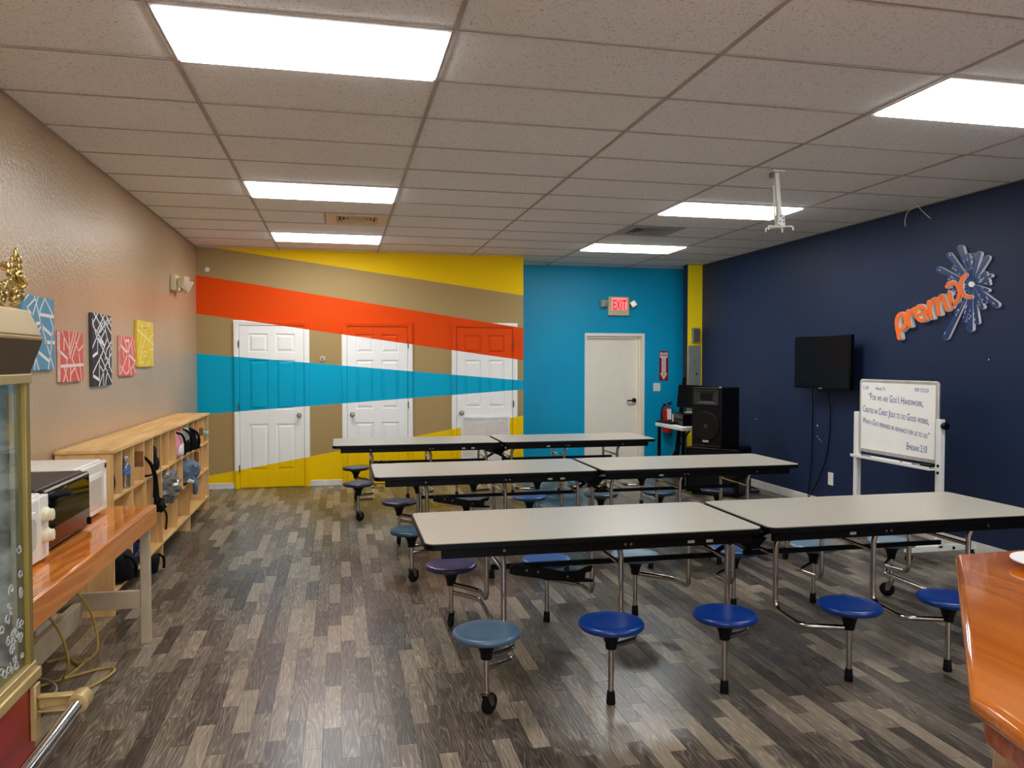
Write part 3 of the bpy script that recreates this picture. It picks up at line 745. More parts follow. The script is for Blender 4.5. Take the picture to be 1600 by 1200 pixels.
MB().lathe([(.0335, .10), (.0342, .10), (.0342, .15), (.0335, .15)], 18).build('label_band', mat('blue white label', (70, 110, 170), .5, vary=.35, nscale=50), t)
MB().lathe([(.015, .213), (.015, .228), (0, .229)], 14).build('cap', m_paper, t)
bag('black sling bag in the nearest upper cubby', (-1.50, 5.315, R1+.10), (.09, .055, .10), m_blackfab, 11, 'bag', True, name='sling_bag')
bag('round black bag in the fifth upper cubby', (-1.48, 6.40, R1+.10), (.11, .09, .105), m_blackfab, 13, 'bag', False, name='shoulder_bag')
t = thing('hanging_strap', 'long black padded strap hanging out of the fourth upper cubby', 'strap', (-1.37, 6.14, R1))
MB().tube(smooth_path([(-.25, -.03, .20), (-.12, -.06, .22), (.0, -.02, .12), (.03, .03, .02), (.035, .05, -.08), (.035, .055, -.16)]), .012, 8,
          rr=[.007+.017*(i/40)**1.5 for i in range(41)]).build('webbing', m_blackfab, t)
MB().blob((.035, .056, -.15), (.016, .03, .055), 12, 8, 0, 1, 0, .7).build('pad', m_blackfab, t)
MB().tube(smooth_path([(-.25, -.08, .012), (-.1, -.08, .012), (.0, -.05, .014), (.02, .0, .015)]), .008, 6).build('loose_end', m_blackfab, t)
t = thing('teal_case', 'small teal case sticking out of the last upper cubby', 'case', (-1.38, 8.66, R1+.10))
MB().box(-.16, .03, -.07, .07, -.016, .016).build('body', mat('teal plastic', (120, 196, 190), .5), t, bevel=.008)
MB().box(-.17, -.03, -.05, .05, -.1, -.016).build('stand', mat('dark teal plastic', (70, 120, 120), .5), t, bevel=.006)
# middle row
t = thing('plastic_bag', 'crumpled clear plastic bag spilling from the middle cubby row', 'bag', (-1.40, 6.73, R2))
MB().blob((0, 0, .10), (.13, .13, .105), 22, 14, .22, 16, 4, .8).build('film', m_bag, t, smooth=25)
MB().blob((-.02, .09, .19), (.035, .04, .05), 12, 8, .3, 14, 7, .9).build('knot', m_bag, t, smooth=25)
t = thing('grey_jacket', 'blue grey jacket hanging over the edge of a middle cubby', 'jacket', (-1.40, 7.60, R2))
MB().blob((-.03, .05, .125), (.15, .17, .095), 20, 12, .16, 10, 9, .7).build('body', m_bluegrey, t, smooth=60)
MB().tube(smooth_path([(.07, -.03, .09), (.10, -.02, .0), (.09, .03, -.08), (.085, .10, -.06), (.08, .14, .03)]), .022, 10).build('sleeve', m_bluegrey, t)
MB().tube(smooth_path([(.06, -.10, .05), (.08, -.05, .03), (.09, .0, .03)]), .018, 8).build('cuff', m_paper, t, label='white lining of the cuff')
t = thing('folded_cap', 'flat mauve grey cap in the middle row behind the plastic bag', 'cap', (-1.44, 6.97, R2+.19))
MB().blob((0, 0, 0), (.10, .11, .03), 16, 8, .1, 8, 2, .8).build('crown', mat('mauve fabric', (104, 96, 108), .8), t, smooth=60)
MB().box(-.12, -.02, -.06, .06, -.19, -.025).build('stand_box', m_blackfab, t, bevel=.01)
t = thing('strap_bundle', 'black bundle of straps and buckles hanging in the middle row behind the bench corner', 'bundle', (-1.36, 6.36, R2))
MB().blob((0, 0, .03), (.05, .085, .05), 14, 10, .3, 14, 12, .8).build('body', m_blackfab, t, smooth=40)
MB().tube(smooth_path([(.02, -.05, .05), (.03, -.10, .10), (.02, -.16, .13)]), .011, 6).build('strap', m_blackfab, t)
MB().tube(smooth_path([(.03, .03, .0), (.05, .06, -.06), (.045, .05, -.17)]), .008, 6).build('strap', m_blackfab, t)
MB().box(.035, .058, .04, .075, .0, .03).build('buckle', m_chrome, t, bevel=.004)
# bottom row
bag('navy blue sports bag in the near bottom cubby under the bench', (-1.47, 5.90, R3+.105), (.10, .13, .105), m_navyfab, 15, 'bag', True, name='sports_bag')
bag('black duffel bag slumped at the near foot of the cubby shelf', (-1.44, 5.46, R3+.10), (.12, .14, .10), m_blackfab, 17, 'bag', True, name='duffel_bag')
t = thing('black_bag', 'black bag with a dangling strap on the floor behind the bench leg', 'bag', (-1.345, 6.25, 0))
MB().blob((-.03, 0, .066), (.04, .07, .065), 14, 10, .12, 8, 21, .7).build('body', m_blackfab, t, smooth=60)
MB().tube(smooth_path([(.0, .03, .13), (.03, .05, .10), (.035, .06, .06), (.03, .07, .012)]), .010, 6).build('strap', m_blackfab, t)
t = thing('paper_cup', 'white paper cup in the last bottom cubby', 'cup', (-1.43, 8.66, R3))
MB().lathe([(0, 0), (.03, 0), (.04, .12), (.043, .122), (.038, .124), (.036, .118), (.028, .01), (0, .008)], 18).build('cup', m_paper, t)
MB().lathe([(.0415, .118), (.0455, .12), (.0455, .126), (.0415, .127)], 18).build('rim', m_pink, t)

# ================================================================== BENCH AND MICROWAVES
BX1, BX0, BY0, BY1, BZ = -1.02, XL+.02, 2.35, 4.72, .772
t = thing('work_bench', 'varnished orange wood bench with tan legs under the microwaves', 'bench', (0, 0, 0))
MB().box(BX0, BX1, BY0, BY1, BZ-.024, BZ).build('bench_top', m_bench, t, bevel=.003)
ap = MB(); ap.box(BX1-.022, BX1+.004, BY0, BY1, BZ-.105, BZ-.004).box(BX0, BX1-.022, BY1-.022, BY1, BZ-.105, BZ-.024)
ap.build('fascia', m_benchside, t, bevel=.002)
for x in (BX1-.075, BX0+.01):
    for y in (BY1-.055, BY0+.02):
        MB().box(x, x+.05, y, y+.042, 0, BZ-.024).build('leg', m_grey, t, bevel=.003)
MB().box(BX0+.06, BX1-.075, BY1-.05, BY1-.02, .20, .30).build('end_rail', m_grey, t, bevel=.003)
MB().box(BX0+.06, BX1-.075, BY0+.02, BY0+.05, .20, .30).build('end_rail', m_grey, t, bevel=.003)
MB().box(-1.43, -1.39, BY0+.05, BY1-.05, .14, .26).build('stretcher', m_grey, t, bevel=.003)
MB().box(BX0+.02, -1.45, BY0+.06, BY1-.10, .27, .29).build('lower_board', m_grey, t, bevel=.003)

def microwave(label, x1, y0, y1, z1, style, depth):
    t = thing('microwave', label, 'microwave', (x1, (y0+y1)/2, BZ), group='microwaves on the bench')
    h, w = z1-BZ, (y1-y0)/2; m = m_mwblack if style == 'black' else m_mwwhite
    MB().box(-depth, -.03, -w, w, .012, h).build('body', m, t, bevel=.008, seg=3)
    for x in (-depth+.03, -.06):
        for y in (-w+.04, w-.04): MB().lathe([(0, 0), (.014, 0), (.014, .013), (0, .013)], 10, (x, y, 0)).build('foot', m_rubber, t)
    if style == 'black':
        MB().box(-.03, 0, -w, w-.0, .015, h-.004).build('door', m_blackpl, t, bevel=.012, seg=3)
        MB().box(0, .003, -w+.03, w-.02, .03, h-.025).build('door_glass', m_mwglass, t, bevel=.001)
        MB().box(-.012, .004, -w+.015, w-.03, h-.014, h-.006).build('door_trim', m_alu, t, bevel=.002)
        MB().box(-depth*.7, -depth*.45, -w+.06, -w+.16, h, h+.001).build('top_sticker', m_blackpl, t)
        MB().box(0, .012, w-.04, w-.02, .02, .055).build('open_button', m_black, t, bevel=.002)
    elif style == 'far':
        d = MB().box(-.03, 0, -w, w, .015, h-.004).build('door', m, t, bevel=.008, seg=3)
        fr = MB(); a, b, z0, z2 = -w+.03, w-.10, .045, h-.05
        fr.hexa([(0, a, z0), (0, b, z0), (0, b, z2), (0, a, z2)], [(.006, a+.012, z0+.012), (.006, b-.012, z0+.012), (.006, b-.012, z2-.012), (.006, a+.012, z2-.012)])
        fr.build('window_frame', m, t, bevel=.003)
        MB().box(.006, .0075, a+.025, b-.025, z0+.03, z2-.03).build('window', mat('pale window mesh', (206, 202, 190), .3), t)
        MB().box(0, .004, w-.04, w-.02, h-.045, h-.02).build('display', m_black, t)
        MB().box(0, .012, w-.075, w-.06, .06, h-.07).build('door_handle', m, t, bevel=.004)
    else:
        MB().box(-.03, 0, -w, w-.10, .015, h-.004).build('door', m, t, bevel=.01, seg=3)
        MB().box(-.03, -.002, w-.098, w, .015, h-.004).build('control_panel', m, t, bevel=.004)
        a, b = -w+.03, w-.13
        MB(frame3((0, 0, 0), (0, 1, 0), (0, 0, 1))).prism(rrect(a, b, .05, h-.05, .04, 6), 0, .006).build('window_frame', m, t, bevel=.003)
        MB(frame3((0, 0, 0), (0, 1, 0), (0, 0, 1))).prism(rrect(a+.03, b-.03, .075, h-.075, .03, 6), .006, .0075).build('window', mat('pale oven window', (196, 192, 176), .3), t)
        for z in (h*.40, h*.70):
            k = MB().lathe([(.030, -.002), (.030, .012), (.024, .018), (.024, .030), (.018, .033), (0, .033)], 22, (0, w-.05, z), 'x').build('dial_knob', m_mwknob, t)
            MB().box(.030, .037, w-.054, w-.046, z-.018, z+.018).build('grip', m_mwknob, k, bevel=.002)
        MB().box(-depth+.05, -.08, -w+.06, -w+.15, h, h+.001).build('top_vent', m_vent2, t)
microwave('small white microwave with two cream dials, nearest on the bench', -1.165, 3.07, 3.51, 1.045, 'near', .30)
microwave('black microwave with a glossy door between the two white ones', -1.195, 3.54, 4.15, 1.05, 'black', .42)
microwave('white microwave at the far end of the bench behind the black one', -1.235, 4.165, 4.585, 1.055, 'far', .40)
t = thing('power_adapter', 'black power strip on the lower board under the bench', 'power strip', (-1.50, 4.30, .29))
MB().box(-.035, .035, -.14, .14, 0, .05).build('body', m_black, t, bevel=.006)
for k in range(4): MB().box(-.018, .018, -.12+k*.06, -.085+k*.06, .05, .054).build('socket', m_rubber, t)
t = thing('extension_cord', 'yellow extension cord looping out from under the bench', 'cord', (0, 0, 0))
MB().tube(smooth_path([(-1.48, 4.38, .33), (-1.38, 4.46, .38), (-1.30, 4.50, .24), (-1.26, 4.46, .06), (-1.33, 4.40, .012), (-1.42, 4.5, .012), (-1.5, 4.45, .012)]), .0065, 8).build('cord_loop', m_cord, t)
MB().tube(smooth_path([(-1.48, 4.26, .31), (-1.40, 4.20, .32), (-1.32, 4.14, .22), (-1.30, 4.14, .10), (-1.34, 4.20, .012), (-1.30, 4.45, .012)]), .0065, 8).build('cord_loop', m_cord, t)
MB().tube(smooth_path([(-1.46, 4.10, .010), (-1.38, 4.17, .010), (-1.21, 4.30, .010), (-1.13, 4.28, .010), (-1.16, 4.12, .010), (-1.30, 3.92, .010), (-1.40, 3.88, .010)]), .0065, 8).build('cord_loop', m_cord, t)
MB().tube(smooth_path([(-1.47, 4.22, .020), (-1.38, 4.15, .020), (-1.32, 4.02, .020), (-1.36, 3.86, .012), (-1.45, 3.80, .012)]), .006, 8).build('cord_loop', m_grey, t)

# ================================================================== POPCORN CART
PX1, PX0, PYF, PYN = -.70, -1.16, 2.0, 1.42
t = thing('popcorn_cart', 'red and gold popcorn cart at the left edge', 'popcorn machine', (0, 0, 0))
MB().box(PX0, PX1, PYN, PYF, .16, .84).build('base_cabinet', m_red, t, bevel=.006)
MB().box(PX0+.02, PX1-.02, PYN+.02, PYF-.02, .06, .16).build('plinth', m_black, t)
for x in (PX0+.06, PX1-.06):
    for y in (PYN+.06, PYF-.06):
        MB().lathe([(0, -.018), (.045, -.018), (.05, -.01), (.05, .01), (.045, .018), (0, .018)], 20, (x, y, .05), 'x').build('wheel', m_rubber, t)
MB().box(PX0-.01, PX1+.012, PYN-.01, PYF+.012, .84, .866).build('sill', m_gold, t, bevel=.004)
MB().box(PX0, PX1+.004, PYN, PYF+.004, .866, .882).build('sill_trim', m_gold, t, bevel=.003)
for x in (PX0, PX1-.024):
    for y in (PYN, PYF-.024):
        MB().box(x, x+.024, y, y+.024, .88, 1.545).build('corner_post', m_goldpost, t, bevel=.002)
MB().box(PX0-.004, PX1+.004, PYN-.004, PYF+.004, 1.53, 1.552).build('top_rail', m_gold, t, bevel=.002)
# roof : dark cove below, gold hip above
def ring(ix, z): return [(PX0-ix, PYN-ix, z), (PX1+ix, PYN-ix, z), (PX1+ix, PYF+ix, z), (PX0-ix, PYF+ix, z)]
MB().hexa(ring(.0, 1.552), ring(.021, 1.628)).build('roof_cove', m_golddark, t, smooth=0, label='dark bronze sloping underside of the roof')
MB().hexa(ring(.022, 1.628), ring(.023, 1.638)).build('roof_lip', m_goldt, t, smooth=0, bevel=.003)
MB().hexa(ring(.022, 1.638), ring(.002, 1.698)).build('roof', m_goldt, t, smooth=0, bevel=.004)
# glass sides and a metal back
MB().box(PX1-.014, PX1-.010, PYN+.024, PYF-.024, .882, 1.53).build('glass_pane', m_glass, t, smooth=0)
MB().box(PX0+.024, PX1-.024, PYF-.014, PYF-.010, .882, 1.53).build('glass_pane', m_glass, t, smooth=0)
MB().box(PX1-.026, PX1-.016, PYF-.05, PYF-.024, .882, 1.53).build('glass_channel', m_alu, t, smooth=0)
bk = mat('grey marbled steel', (186, 182, 176), .4, .1, vary=.4, nscale=14)
MB().box(PX0+.004, PX0+.008, PYN+.024, PYF-.024, .882, 1.53).build('back_panel', bk, t, smooth=0)
MB().box(PX0+.024, PX1-.024, PYF-.022, PYF-.016, .882, 1.53).build('end_panel', bk, t, smooth=0, label='grey marbled panel inside the far end')
fr = MB(frame3((PX1-.0098, PYF-.03, .885), (0, -1, 0), (0, 0, 1)))
rnd = random.Random(4)
for k in range(60):
    a = rnd.random()**1.6; b = .02+.26*(1-a)**3
    cx, cy, rr = .012+a*.42, .012+rnd.random()*b, rnd.uniform(.008, .014)
    sgn = rnd.choice((-1, 1)); p0 = rnd.uniform(0, 6)
    pts = [(cx+rr*(1-q/16)*math.cos(p0+sgn*q*.55), cy+rr*(1-q/16)*math.sin(p0+sgn*q*.55), 0) for q in range(13)]
    fr.tube(pts, .0016, 4)
fr.build('etched_scrolls', m_frost, t, kind='stuff', label='white frosted scrollwork on the glass')
# kettle inside
MB().lathe([(0, 1.20), (.09, 1.20), (.11, 1.22), (.11, 1.36), (.10, 1.375), (0, 1.38)], 24, (-.95, 1.66, 0)).build('kettle', m_chrome, t)
MB().tube([(-.95, 1.66, 1.38), (-.95, 1.66, 1.53)], .012, 10).build('kettle_hanger', m_chrome, t)
# ornate crest on the roof's right edge
crest = MB(); rnd = random.Random(11)
for side in (0, 1):
    for k in range(64):
        y = PYN+.03+(PYF-PYN-.03)*(k/63); edge = (y-PYN)/(PYF-PYN)
        hgt = .058+.075*max(0, (edge-.78)/.22)**1.2+.012*math.sin(k*1.3)
        if side == 0: cx, cy = PX1-.012, y
        else: cx, cy = PX0+.03+(PX1-PX0-.045)*(k/63), PYF-.012; hgt = .045+.085*max(0, (k/63-.80)/.20)+.015*math.sin(k*1.7)
        z = 1.698+rnd.uniform(.008, hgt)
        rr = rnd.uniform(.010, .017); p0 = rnd.uniform(0, 6); sgn = rnd.choice((-1, 1))
        pts = []
        for q in range(11):
            a = p0+sgn*q*.62; s_ = rr*(1-q/15)
            d1 = s_*math.cos(a); d2 = s_*math.sin(a); off = rnd.uniform(-.004, .004)
            pts.append((cx+off, cy+d1, max(1.70, z+d2)) if side == 0 else (cx+d1, cy+off, max(1.70, z+d2)))
        crest.tube(pts, .0045, 6, rr=[.0058-.0003*q for q in range(11)])
for k in range(7):   # leaf plume at the corner
    z = 1.73+k*.0135
    for sg in (-1, 1):
        crest.blob((PX1-.016+sg*.004, PYF-.02+sg*(.016-.0015*k), z), (.006, .013-.0006*k, .011), 8, 6)
crest.blob((PX1-.016, PYF-.02, 1.825), (.006, .008, .014), 8, 6)
crest.build('gold_crest', m_ornate, t, smooth=60, label='ornate gold scroll crest on the roof')
# push handle
b = MB(); b.box(PX1, PX1+.014, PYF-.035, PYF-.005, .705, .835)
b.hexa([(PX1+.014, PYF-.024, .775), (PX1+.014, PYF-.016, .775), (PX1+.014, PYF-.016, .805), (PX1+.014, PYF-.024, .805)],
       [(PX1+.095, PYF-.024, .780), (PX1+.095, PYF-.016, .780), (PX1+.095, PYF-.016, .803), (PX1+.095, PYF-.024, .803)])
b.box(PX1+.014, PX1+.095, PYF-.032, PYF-.008, .801, .807).box(PX1+.014, PX1+.095, PYF-.032, PYF-.008, .768, .774)
b.build('handle_bracket', m_goldt, t, bevel=.003)
MB().lathe([(.021, -.03), (.023, -.028), (.023, .012), (.021, .016), (0, .016)], 20, (PX1+.105, PYF-.02, .79), 'y').build('handle_socket', m_goldt, t)
MB().tube([(PX1+.105, PYF-.045, .79), (PX1+.105, PYN-.2, .79)], .0145, 16).build('push_bar', m_chrome, t)
for dz in (.785, .795): 
    MB().lathe([(0, -.004), (.006, -.004), (.006, .002), (0, .002)], 6, (PX1+(.025 if dz < .79 else .08), PYF-.028, .785), 'y').build('bolt', m_goldt, t)

# ================================================================== FOLDING TABLES
def make_table():
    root = thing('cafeteria_table', 'x', 'table')
    seats = []
    TZ = .735
    for s in (-1, 1):
        xa, xb = (.014, 1.742) if s > 0 else (-1.742, -.014)
        top = MB().prism(rrect(xa+.006, xb-.006, -.384, .384, .045, 6), TZ-.028, TZ).build('tabletop', m_lam, root, smooth=30)
        MB().prism(rrect(xa, xb, -.39, .39, .05, 6), TZ-.032, TZ-.0035).build('edge_band', m_black, top, smooth=30, bevel=.004)
        for sy in (-1, 1):
            a, b = s*.06, s*1.66
            MB().box(min(a, b), max(a, b), sy*.335-.014, sy*.335+.014, TZ-.082, TZ-.032).build('apron_rail', m_black, root, bevel=.003)
            if sy < 0:
                for q in (.30, .40) if s < 0 else (.52,):
                    MB().box(s*q-.018, s*q+.018, -.3515, -.349, TZ-.066, TZ-.052).build('label_plate', m_alu, root)
        MB().box(min(s*.08, s*1.36), max(s*.08, s*1.36), -.012, .012, .496, .522).build('center_beam', m_black, root, bevel=.003)
        MB().tube([(s*.15, s*.03, .505), (s*-.13, s*.03, .665)], .013, 10).build('scissor_bar', m_black, root)
        MB().tube([(s*.05, -.10, .60), (s*.30, -.10, .69)], .010, 8).build('brace_rod', m_black, root)
        for i, (xo, xp) in enumerate(((.14, .335), (.73, .905), (1.34, 1.49))):
            end = i == 2
            for sy in (-1, 1):
                P = [(s*(xo+.035), sy*.245, TZ-.035), (s*(xo+.028), sy*.243, TZ-.07), (s*xo, sy*.235, TZ-.125), (s*xo, sy*.235, .265), (s*xo, sy*.47, .25), (s*xp, sy*.585, .265)]
                MB().tube(rpath(P, .055, 5), .0142, 12).build('leg', m_chrome, root)
                post = MB().tube([(s*xp, sy*.585, .052 if not end else .108), (s*xp, sy*.585, .31)], .0135, 14).build('seat_post', m_chrome, root)
                if not end:
                    MB().lathe([(0, 0), (.020, 0), (.0215, .004), (.018, .055), (.0165, .062), (0, .062)], 16, (s*xp, sy*.585, 0)).build('rubber_foot', m_rubber, post)
                else:
                    ck = MB(Matrix.Translation((s*xp, sy*.585, 0)) @ Matrix.Rotation(.5*sy+s*.35, 4, 'Z'))
                    ck.lathe([(0, -.013), (.036, -.013), (.046, -.009), (.048, 0), (.046, .009), (.036, .013), (0, .013)], 22, (0, .022, .048), 'x')
                    cas = ck.build('caster_wheel', m_rubber, post)
                    fk = MB(Matrix.Translation((s*xp, sy*.585, 0)) @ Matrix.Rotation(.5*sy+s*.35, 4, 'Z'))
                    fk.lathe([(.021, .098), (.021, .11), (.0, .112)], 14)
                    for sx in (-1, 1):
                        fk.hexa([(sx*.0155, -.018, .10), (sx*.019, -.018, .10), (sx*.019, .030, .10), (sx*.0155, .030, .10)], [(sx*.0155, .012, .042), (sx*.019, .012, .042), (sx*.019, .034, .042), (sx*.0155, .034, .042)])
                    fk.box(-.019, .019, -.018, .03, .094, .10)
                    fk.build('caster_fork', m_steel, post)
                seat = MB().lathe([(0, .355), (.05, .353), (.128, .354), (.145, .358), (.152, .367), (.152, .376), (.147, .385), (.135, .3885), (.09, .386), (0, .384)], 36, (s*xp, sy*.585, 0)).build('seat', m_black, root, smooth=50)
                MB().lathe([(.0, .258), (.025, .258), (.028, .285), (.038, .315), (.058, .338), (.10, .3545), (0, .356)], 22, (s*xp, sy*.585, 0)).build('seat_hub', m_rubber, seat)
                seats.append(seat)
            MB().tube([(s*xo, -.235, .55), (s*xo, .235, .55)], .0105, 10).build('crossbar', m_chrome, root)
            if end:
                MB().tube(rpath([(s*xp, -.585, .215), (s*xo, -.47, .20), (s*xo, .47, .20), (s*xp, .585, .215)], .05), .0125, 12).build('tie_bar', m_chrome, root)
    MB().box(-.045, .045, -.20, .20, .635, .70).build('hinge_box', m_black, root, bevel=.008)
    c = MB(); c.hexa([(-.11, -.27, .655), (.07, -.27, .655), (.07, .24, .655), (-.11, .24, .655)], [(-.03, -.24, .59), (.03, -.24, .59), (.03, .20, .59), (-.03, .20, .59)])
    c.build('hinge_cover', m_black, root, bevel=.004)
    # latch arm with a hooked end on the left half
    la = MB(frame3((0, -.045, 0), (1, 0, 0), (0, 0, 1)))
    la.prism([(-1.27, .520), (-1.24, .532), (-1.18, .518), (-.98, .478), (-.90, .478), (-.82, .500), (-.83, .472), (-.86, .466), (-.865, .436), (-.82, .428), (-.82, .414), (-.93, .420), (-1.04, .436), (-1.24, .474), (-1.27, .484)], -.010, .010)
    la.build('latch_arm', m_black, root, smooth=0)
    for x, z in ((-1.18, .497), (-1.12, .486), (-.96, .452)): MB().lathe([(0, -.003), (.006, -.003), (.006, 0), (0, 0)], 8, (x, -.057, z), 'y').build('rivet', m_steel, root)
    for k, (x, z) in enumerate(((-1.36, .68), (1.36, .68), (-.75, .68), (.75, .68), (-.72, .68), (.72, .68))):
        MB().lathe([(0, -.004), (.007, -.004), (.007, 0), (0, 0)], 8, (x, -.349, z), 'y').build('bolt_head', m_steel, root)
    return root
tb = make_table()
TABS = [tb, copy_tree(tb), copy_tree(tb)]
for o, (x, y, rz, lb) in zip(TABS, ((2.125, 3.955, -.006, 'folding cafeteria table with twelve blue stools, nearest the camera'),
                                    (1.985, 6.14, 0, 'folding cafeteria table with dark blue stools, the middle one of three'),
                                    (1.665, 8.40, 0, 'folding cafeteria table farthest back, in front of the mural wall'))):
    o.location = (x, y, 0); o.rotation_euler.z = rz; tag(o, lb, 'table', 'folding cafeteria tables')
def seatmat(n, c, r=.28): return mat(n, c, r, vary=.05, nscale=14)
SM = dict(royal=seatmat('royal blue seat', (6, 50, 124)), slate=seatmat('slate blue seat', (72, 98, 120)), indigo=seatmat('indigo seat', (46, 46, 92)),
          mid=seatmat('mid blue seat', (48, 86, 146)), pale=seatmat('pale grey blue seat', (112, 136, 152)), navy=seatmat('navy seat', (26, 33, 62)), teal=seatmat('faded teal blue seat', (38, 68, 88)))
# seat order in a table: s=-1: xo .335(near,far) .905(near,far) 1.49(near,far); s=+1 likewise
SC_ = [['royal', 'pale', 'royal', 'mid', 'slate', 'indigo', 'royal', 'mid', 'royal', 'pale', 'royal', 'pale'],
       ['navy', 'mid', 'navy', 'teal', 'teal', 'navy', 'mid', 'teal', 'navy', 'teal', 'mid', 'navy'],
       ['navy', 'navy', 'navy', 'navy', 'navy', 'navy', 'navy', 'navy', 'navy', 'teal', 'navy', 'navy']]
for o, cols in zip(TABS, SC_):
    ss = [c for c in o.children if c.name.split('.')[0] == 'seat']
    ss.sort(key=lambda c: 0)
    for c in ss:
        v = c.data.vertices[1].co if len(c.data.vertices) > 1 else Vector()
        bb_ = [Vector(p) for p in c.bound_box]; cx = sum(p.x for p in bb_)/8; cy = sum(p.y for p in bb_)/8
        i = (0 if cx < 0 else 6)+(0 if abs(cx) < .6 else 2 if abs(cx) < 1.2 else 4)+(0 if cy < 0 else 1)
        c.material_slots[0].link = 'OBJECT'; c.material_slots[0].material = SM[cols[i]]

# ================================================================== TV, SIGN, WHITEBOARD
t = thing('wall_tv', 'black flat screen TV on the navy wall', 'television', (4.95, 7.31, 1.575), .02)
MB().box(0, .05, -.47, .47, -.28, .28).build('bezel', m_blackpl, t, bevel=.006)
MB().box(-.002, 0, -.455, .455, -.255, .265).build('screen', m_screen, t)
MB().box(-.003, 0, -.03, .03, -.275, -.268).build('badge', m_alu, t)
MB().box(.05, .085, -.30, .30, -.24, .10).build('back_housing', m_blackpl, t, bevel=.01)
MB().box(.085, .17, -.12, .12, -.12, .12).build('wall_bracket', m_black, t, bevel=.004)
t = thing('tv_cables', 'two thin black cables hanging from the TV to the floor', 'cable', (5.115, 7.5, 0))
MB().tube(smooth_path([(-.02, .17, 1.32), (0, .19, 1.0), (0, .20, .5), (-.02, .22, .15), (-.04, .24, .012), (-.07, .5, .012)]), .006, 6).build('cable', m_blackpl, t)
MB().tube(smooth_path([(-.02, -.10, 1.32), (0, -.13, 1.0), (0, -.08, .6), (-.01, .05, .3), (-.03, .2, .08), (-.05, .3, .014)]), .006, 6).build('cable', m_blackpl, t)
t = thing('cable_coil', 'coil of black cable on the floor along the navy wall', 'cable', (4.90, 8.75, 0))
MB().tube([(.12*math.cos(a*.5)*(1+.1*math.sin(a)), .26*math.sin(a*.5)*(1-.06*math.cos(a*.7)), .01+.004*(a % 3)) for a in range(40)], .007, 6).build('cable', m_blackpl, t)

# ---- logo sign: lettering and burst measured on the wall plane
SX = XR
def wp(u, v):   # sketch grid of the sign (u right, v down) -> wall y, z
    px, py = 1380+u/6.855, 370+v/6.855
    d = r2*((px-800)/1216.75)+u2*((600-py)/1216.75)+fwd
    k = (SX-.04)/d.x
    return (d.y*k, CH+d.z*k)
def ribbon(path, hw, taper=None, cap=6):
    """outline polygon of a stroke with round ends, in sketch units"""
    P = [Vector(p) for p in path]; L, R = [], []; n = len(P)
    for i, p in enumerate(P):
        dv = (P[min(i+1, n-1)]-P[max(i-1, 0)]).normalized(); nn = Vector((-dv.y, dv.x)); h = hw if taper is None else taper[0]+(taper[1]-taper[0])*i/(n-1)
        L.append(p+nn*h); R.append(p-nn*h)
    def capv(c, dv, h):
        a0 = math.atan2(dv.y, dv.x)
        return [c+Vector((math.cos(a0+a), math.sin(a0+a)))*h for a in [PI/2-PI*k/cap for k in range(1, cap)]]
    d1 = (P[-1]-P[-2]).normalized(); d0 = (P[0]-P[1]).normalized()
    h1 = hw if taper is None else taper[1]; h0 = hw if taper is None else taper[0]
    return L, R, capv(P[-1], d1, h1), capv(P[0], d0, h0)
def stroke(mb, path, hw, x0, x1, taper=None):
    L, R, c1, c0 = ribbon(path, hw, taper)
    def put(q, x): y, z = wp(q[0], q[1]); return mb.v((x, y, z))
    n = len(L)
    for A, B in ((x0, x1),):
        Lf, Rf = [put(q, x0) for q in L], [put(q, x0) for q in R]; Lb, Rb = [put(q, x1) for q in L], [put(q, x1) for q in R]
        C1f, C1b = [put(q, x0) for q in c1], [put(q, x1) for q in c1]; C0f, C0b = [put(q, x0) for q in c0], [put(q, x1) for q in c0]
        F = mb.bm.faces.new
        for i in range(n-1):
            F([Lf[i], Lf[i+1], Rf[i+1], Rf[i]]); F([Lb[i], Rb[i], Rb[i+1], Lb[i+1]])
            F([Lf[i], Lb[i], Lb[i+1], Lf[i+1]]); F([Rf[i], Rf[i+1], Rb[i+1], Rb[i]])
        e = [Lf[-1]]+C1f+[Rf[-1]]; eb = [Lb[-1]]+C1b+[Rb[-1]]
        F(e); F(eb[::-1])
        for a in range(len(e)-1): F([e[a], eb[a], eb[a+1], e[a+1]])
        e = [Rf[0]]+C0f+[Lf[0]]; eb = [Rb[0]]+C0b+[Lb[0]]
        F(e); F(eb[::-1])
        for a in range(len(e)-1): F([e[a], eb[a], eb[a+1], e[a+1]])
def arc(cx, cy, rx, ry, a0, a1, n=14, tilt=0.0):
    out = []
    for k in range(n+1):
        a = math.radians(a0+(a1-a0)*k/n); x, y = rx*math.cos(a), ry*math.sin(a)
        out.append((cx+x*math.cos(tilt)-y*math.sin(tilt), cy+x*math.sin(tilt)+y*math.cos(tilt)))
    return out
def sp(pts, n=5): return [(v.x, v.y) for v in smooth_path([(p[0], p[1], 0) for p in pts], n)]
sign = thing('logo_sign', 'raised orange premix lettering with a blue burst on the navy wall', 'sign', (0, 0, 0))
RAYS = [(585, 350, 30), (690, 195, 28), (735, 335, 26), (815, 118, 30), (890, 195, 20), (945, 195, 20), (1012, 180, 26), (1095, 225, 28), (1070, 392, 22), (1130, 415, 20), (1100, 470, 22), (1108, 500, 18), (1100, 572, 20),
        (1190, 728, 34), (1062, 690, 26), (1042, 752, 26), (1000, 700, 20), (985, 915, 24), (915, 985, 34), (855, 890, 22), (650, 1072, 34), (768, 805, 22), (690, 455, 22), (690, 580, 20), (740, 660, 22), (800, 640, 20), (860, 600, 18)]
hub = (942, 508)
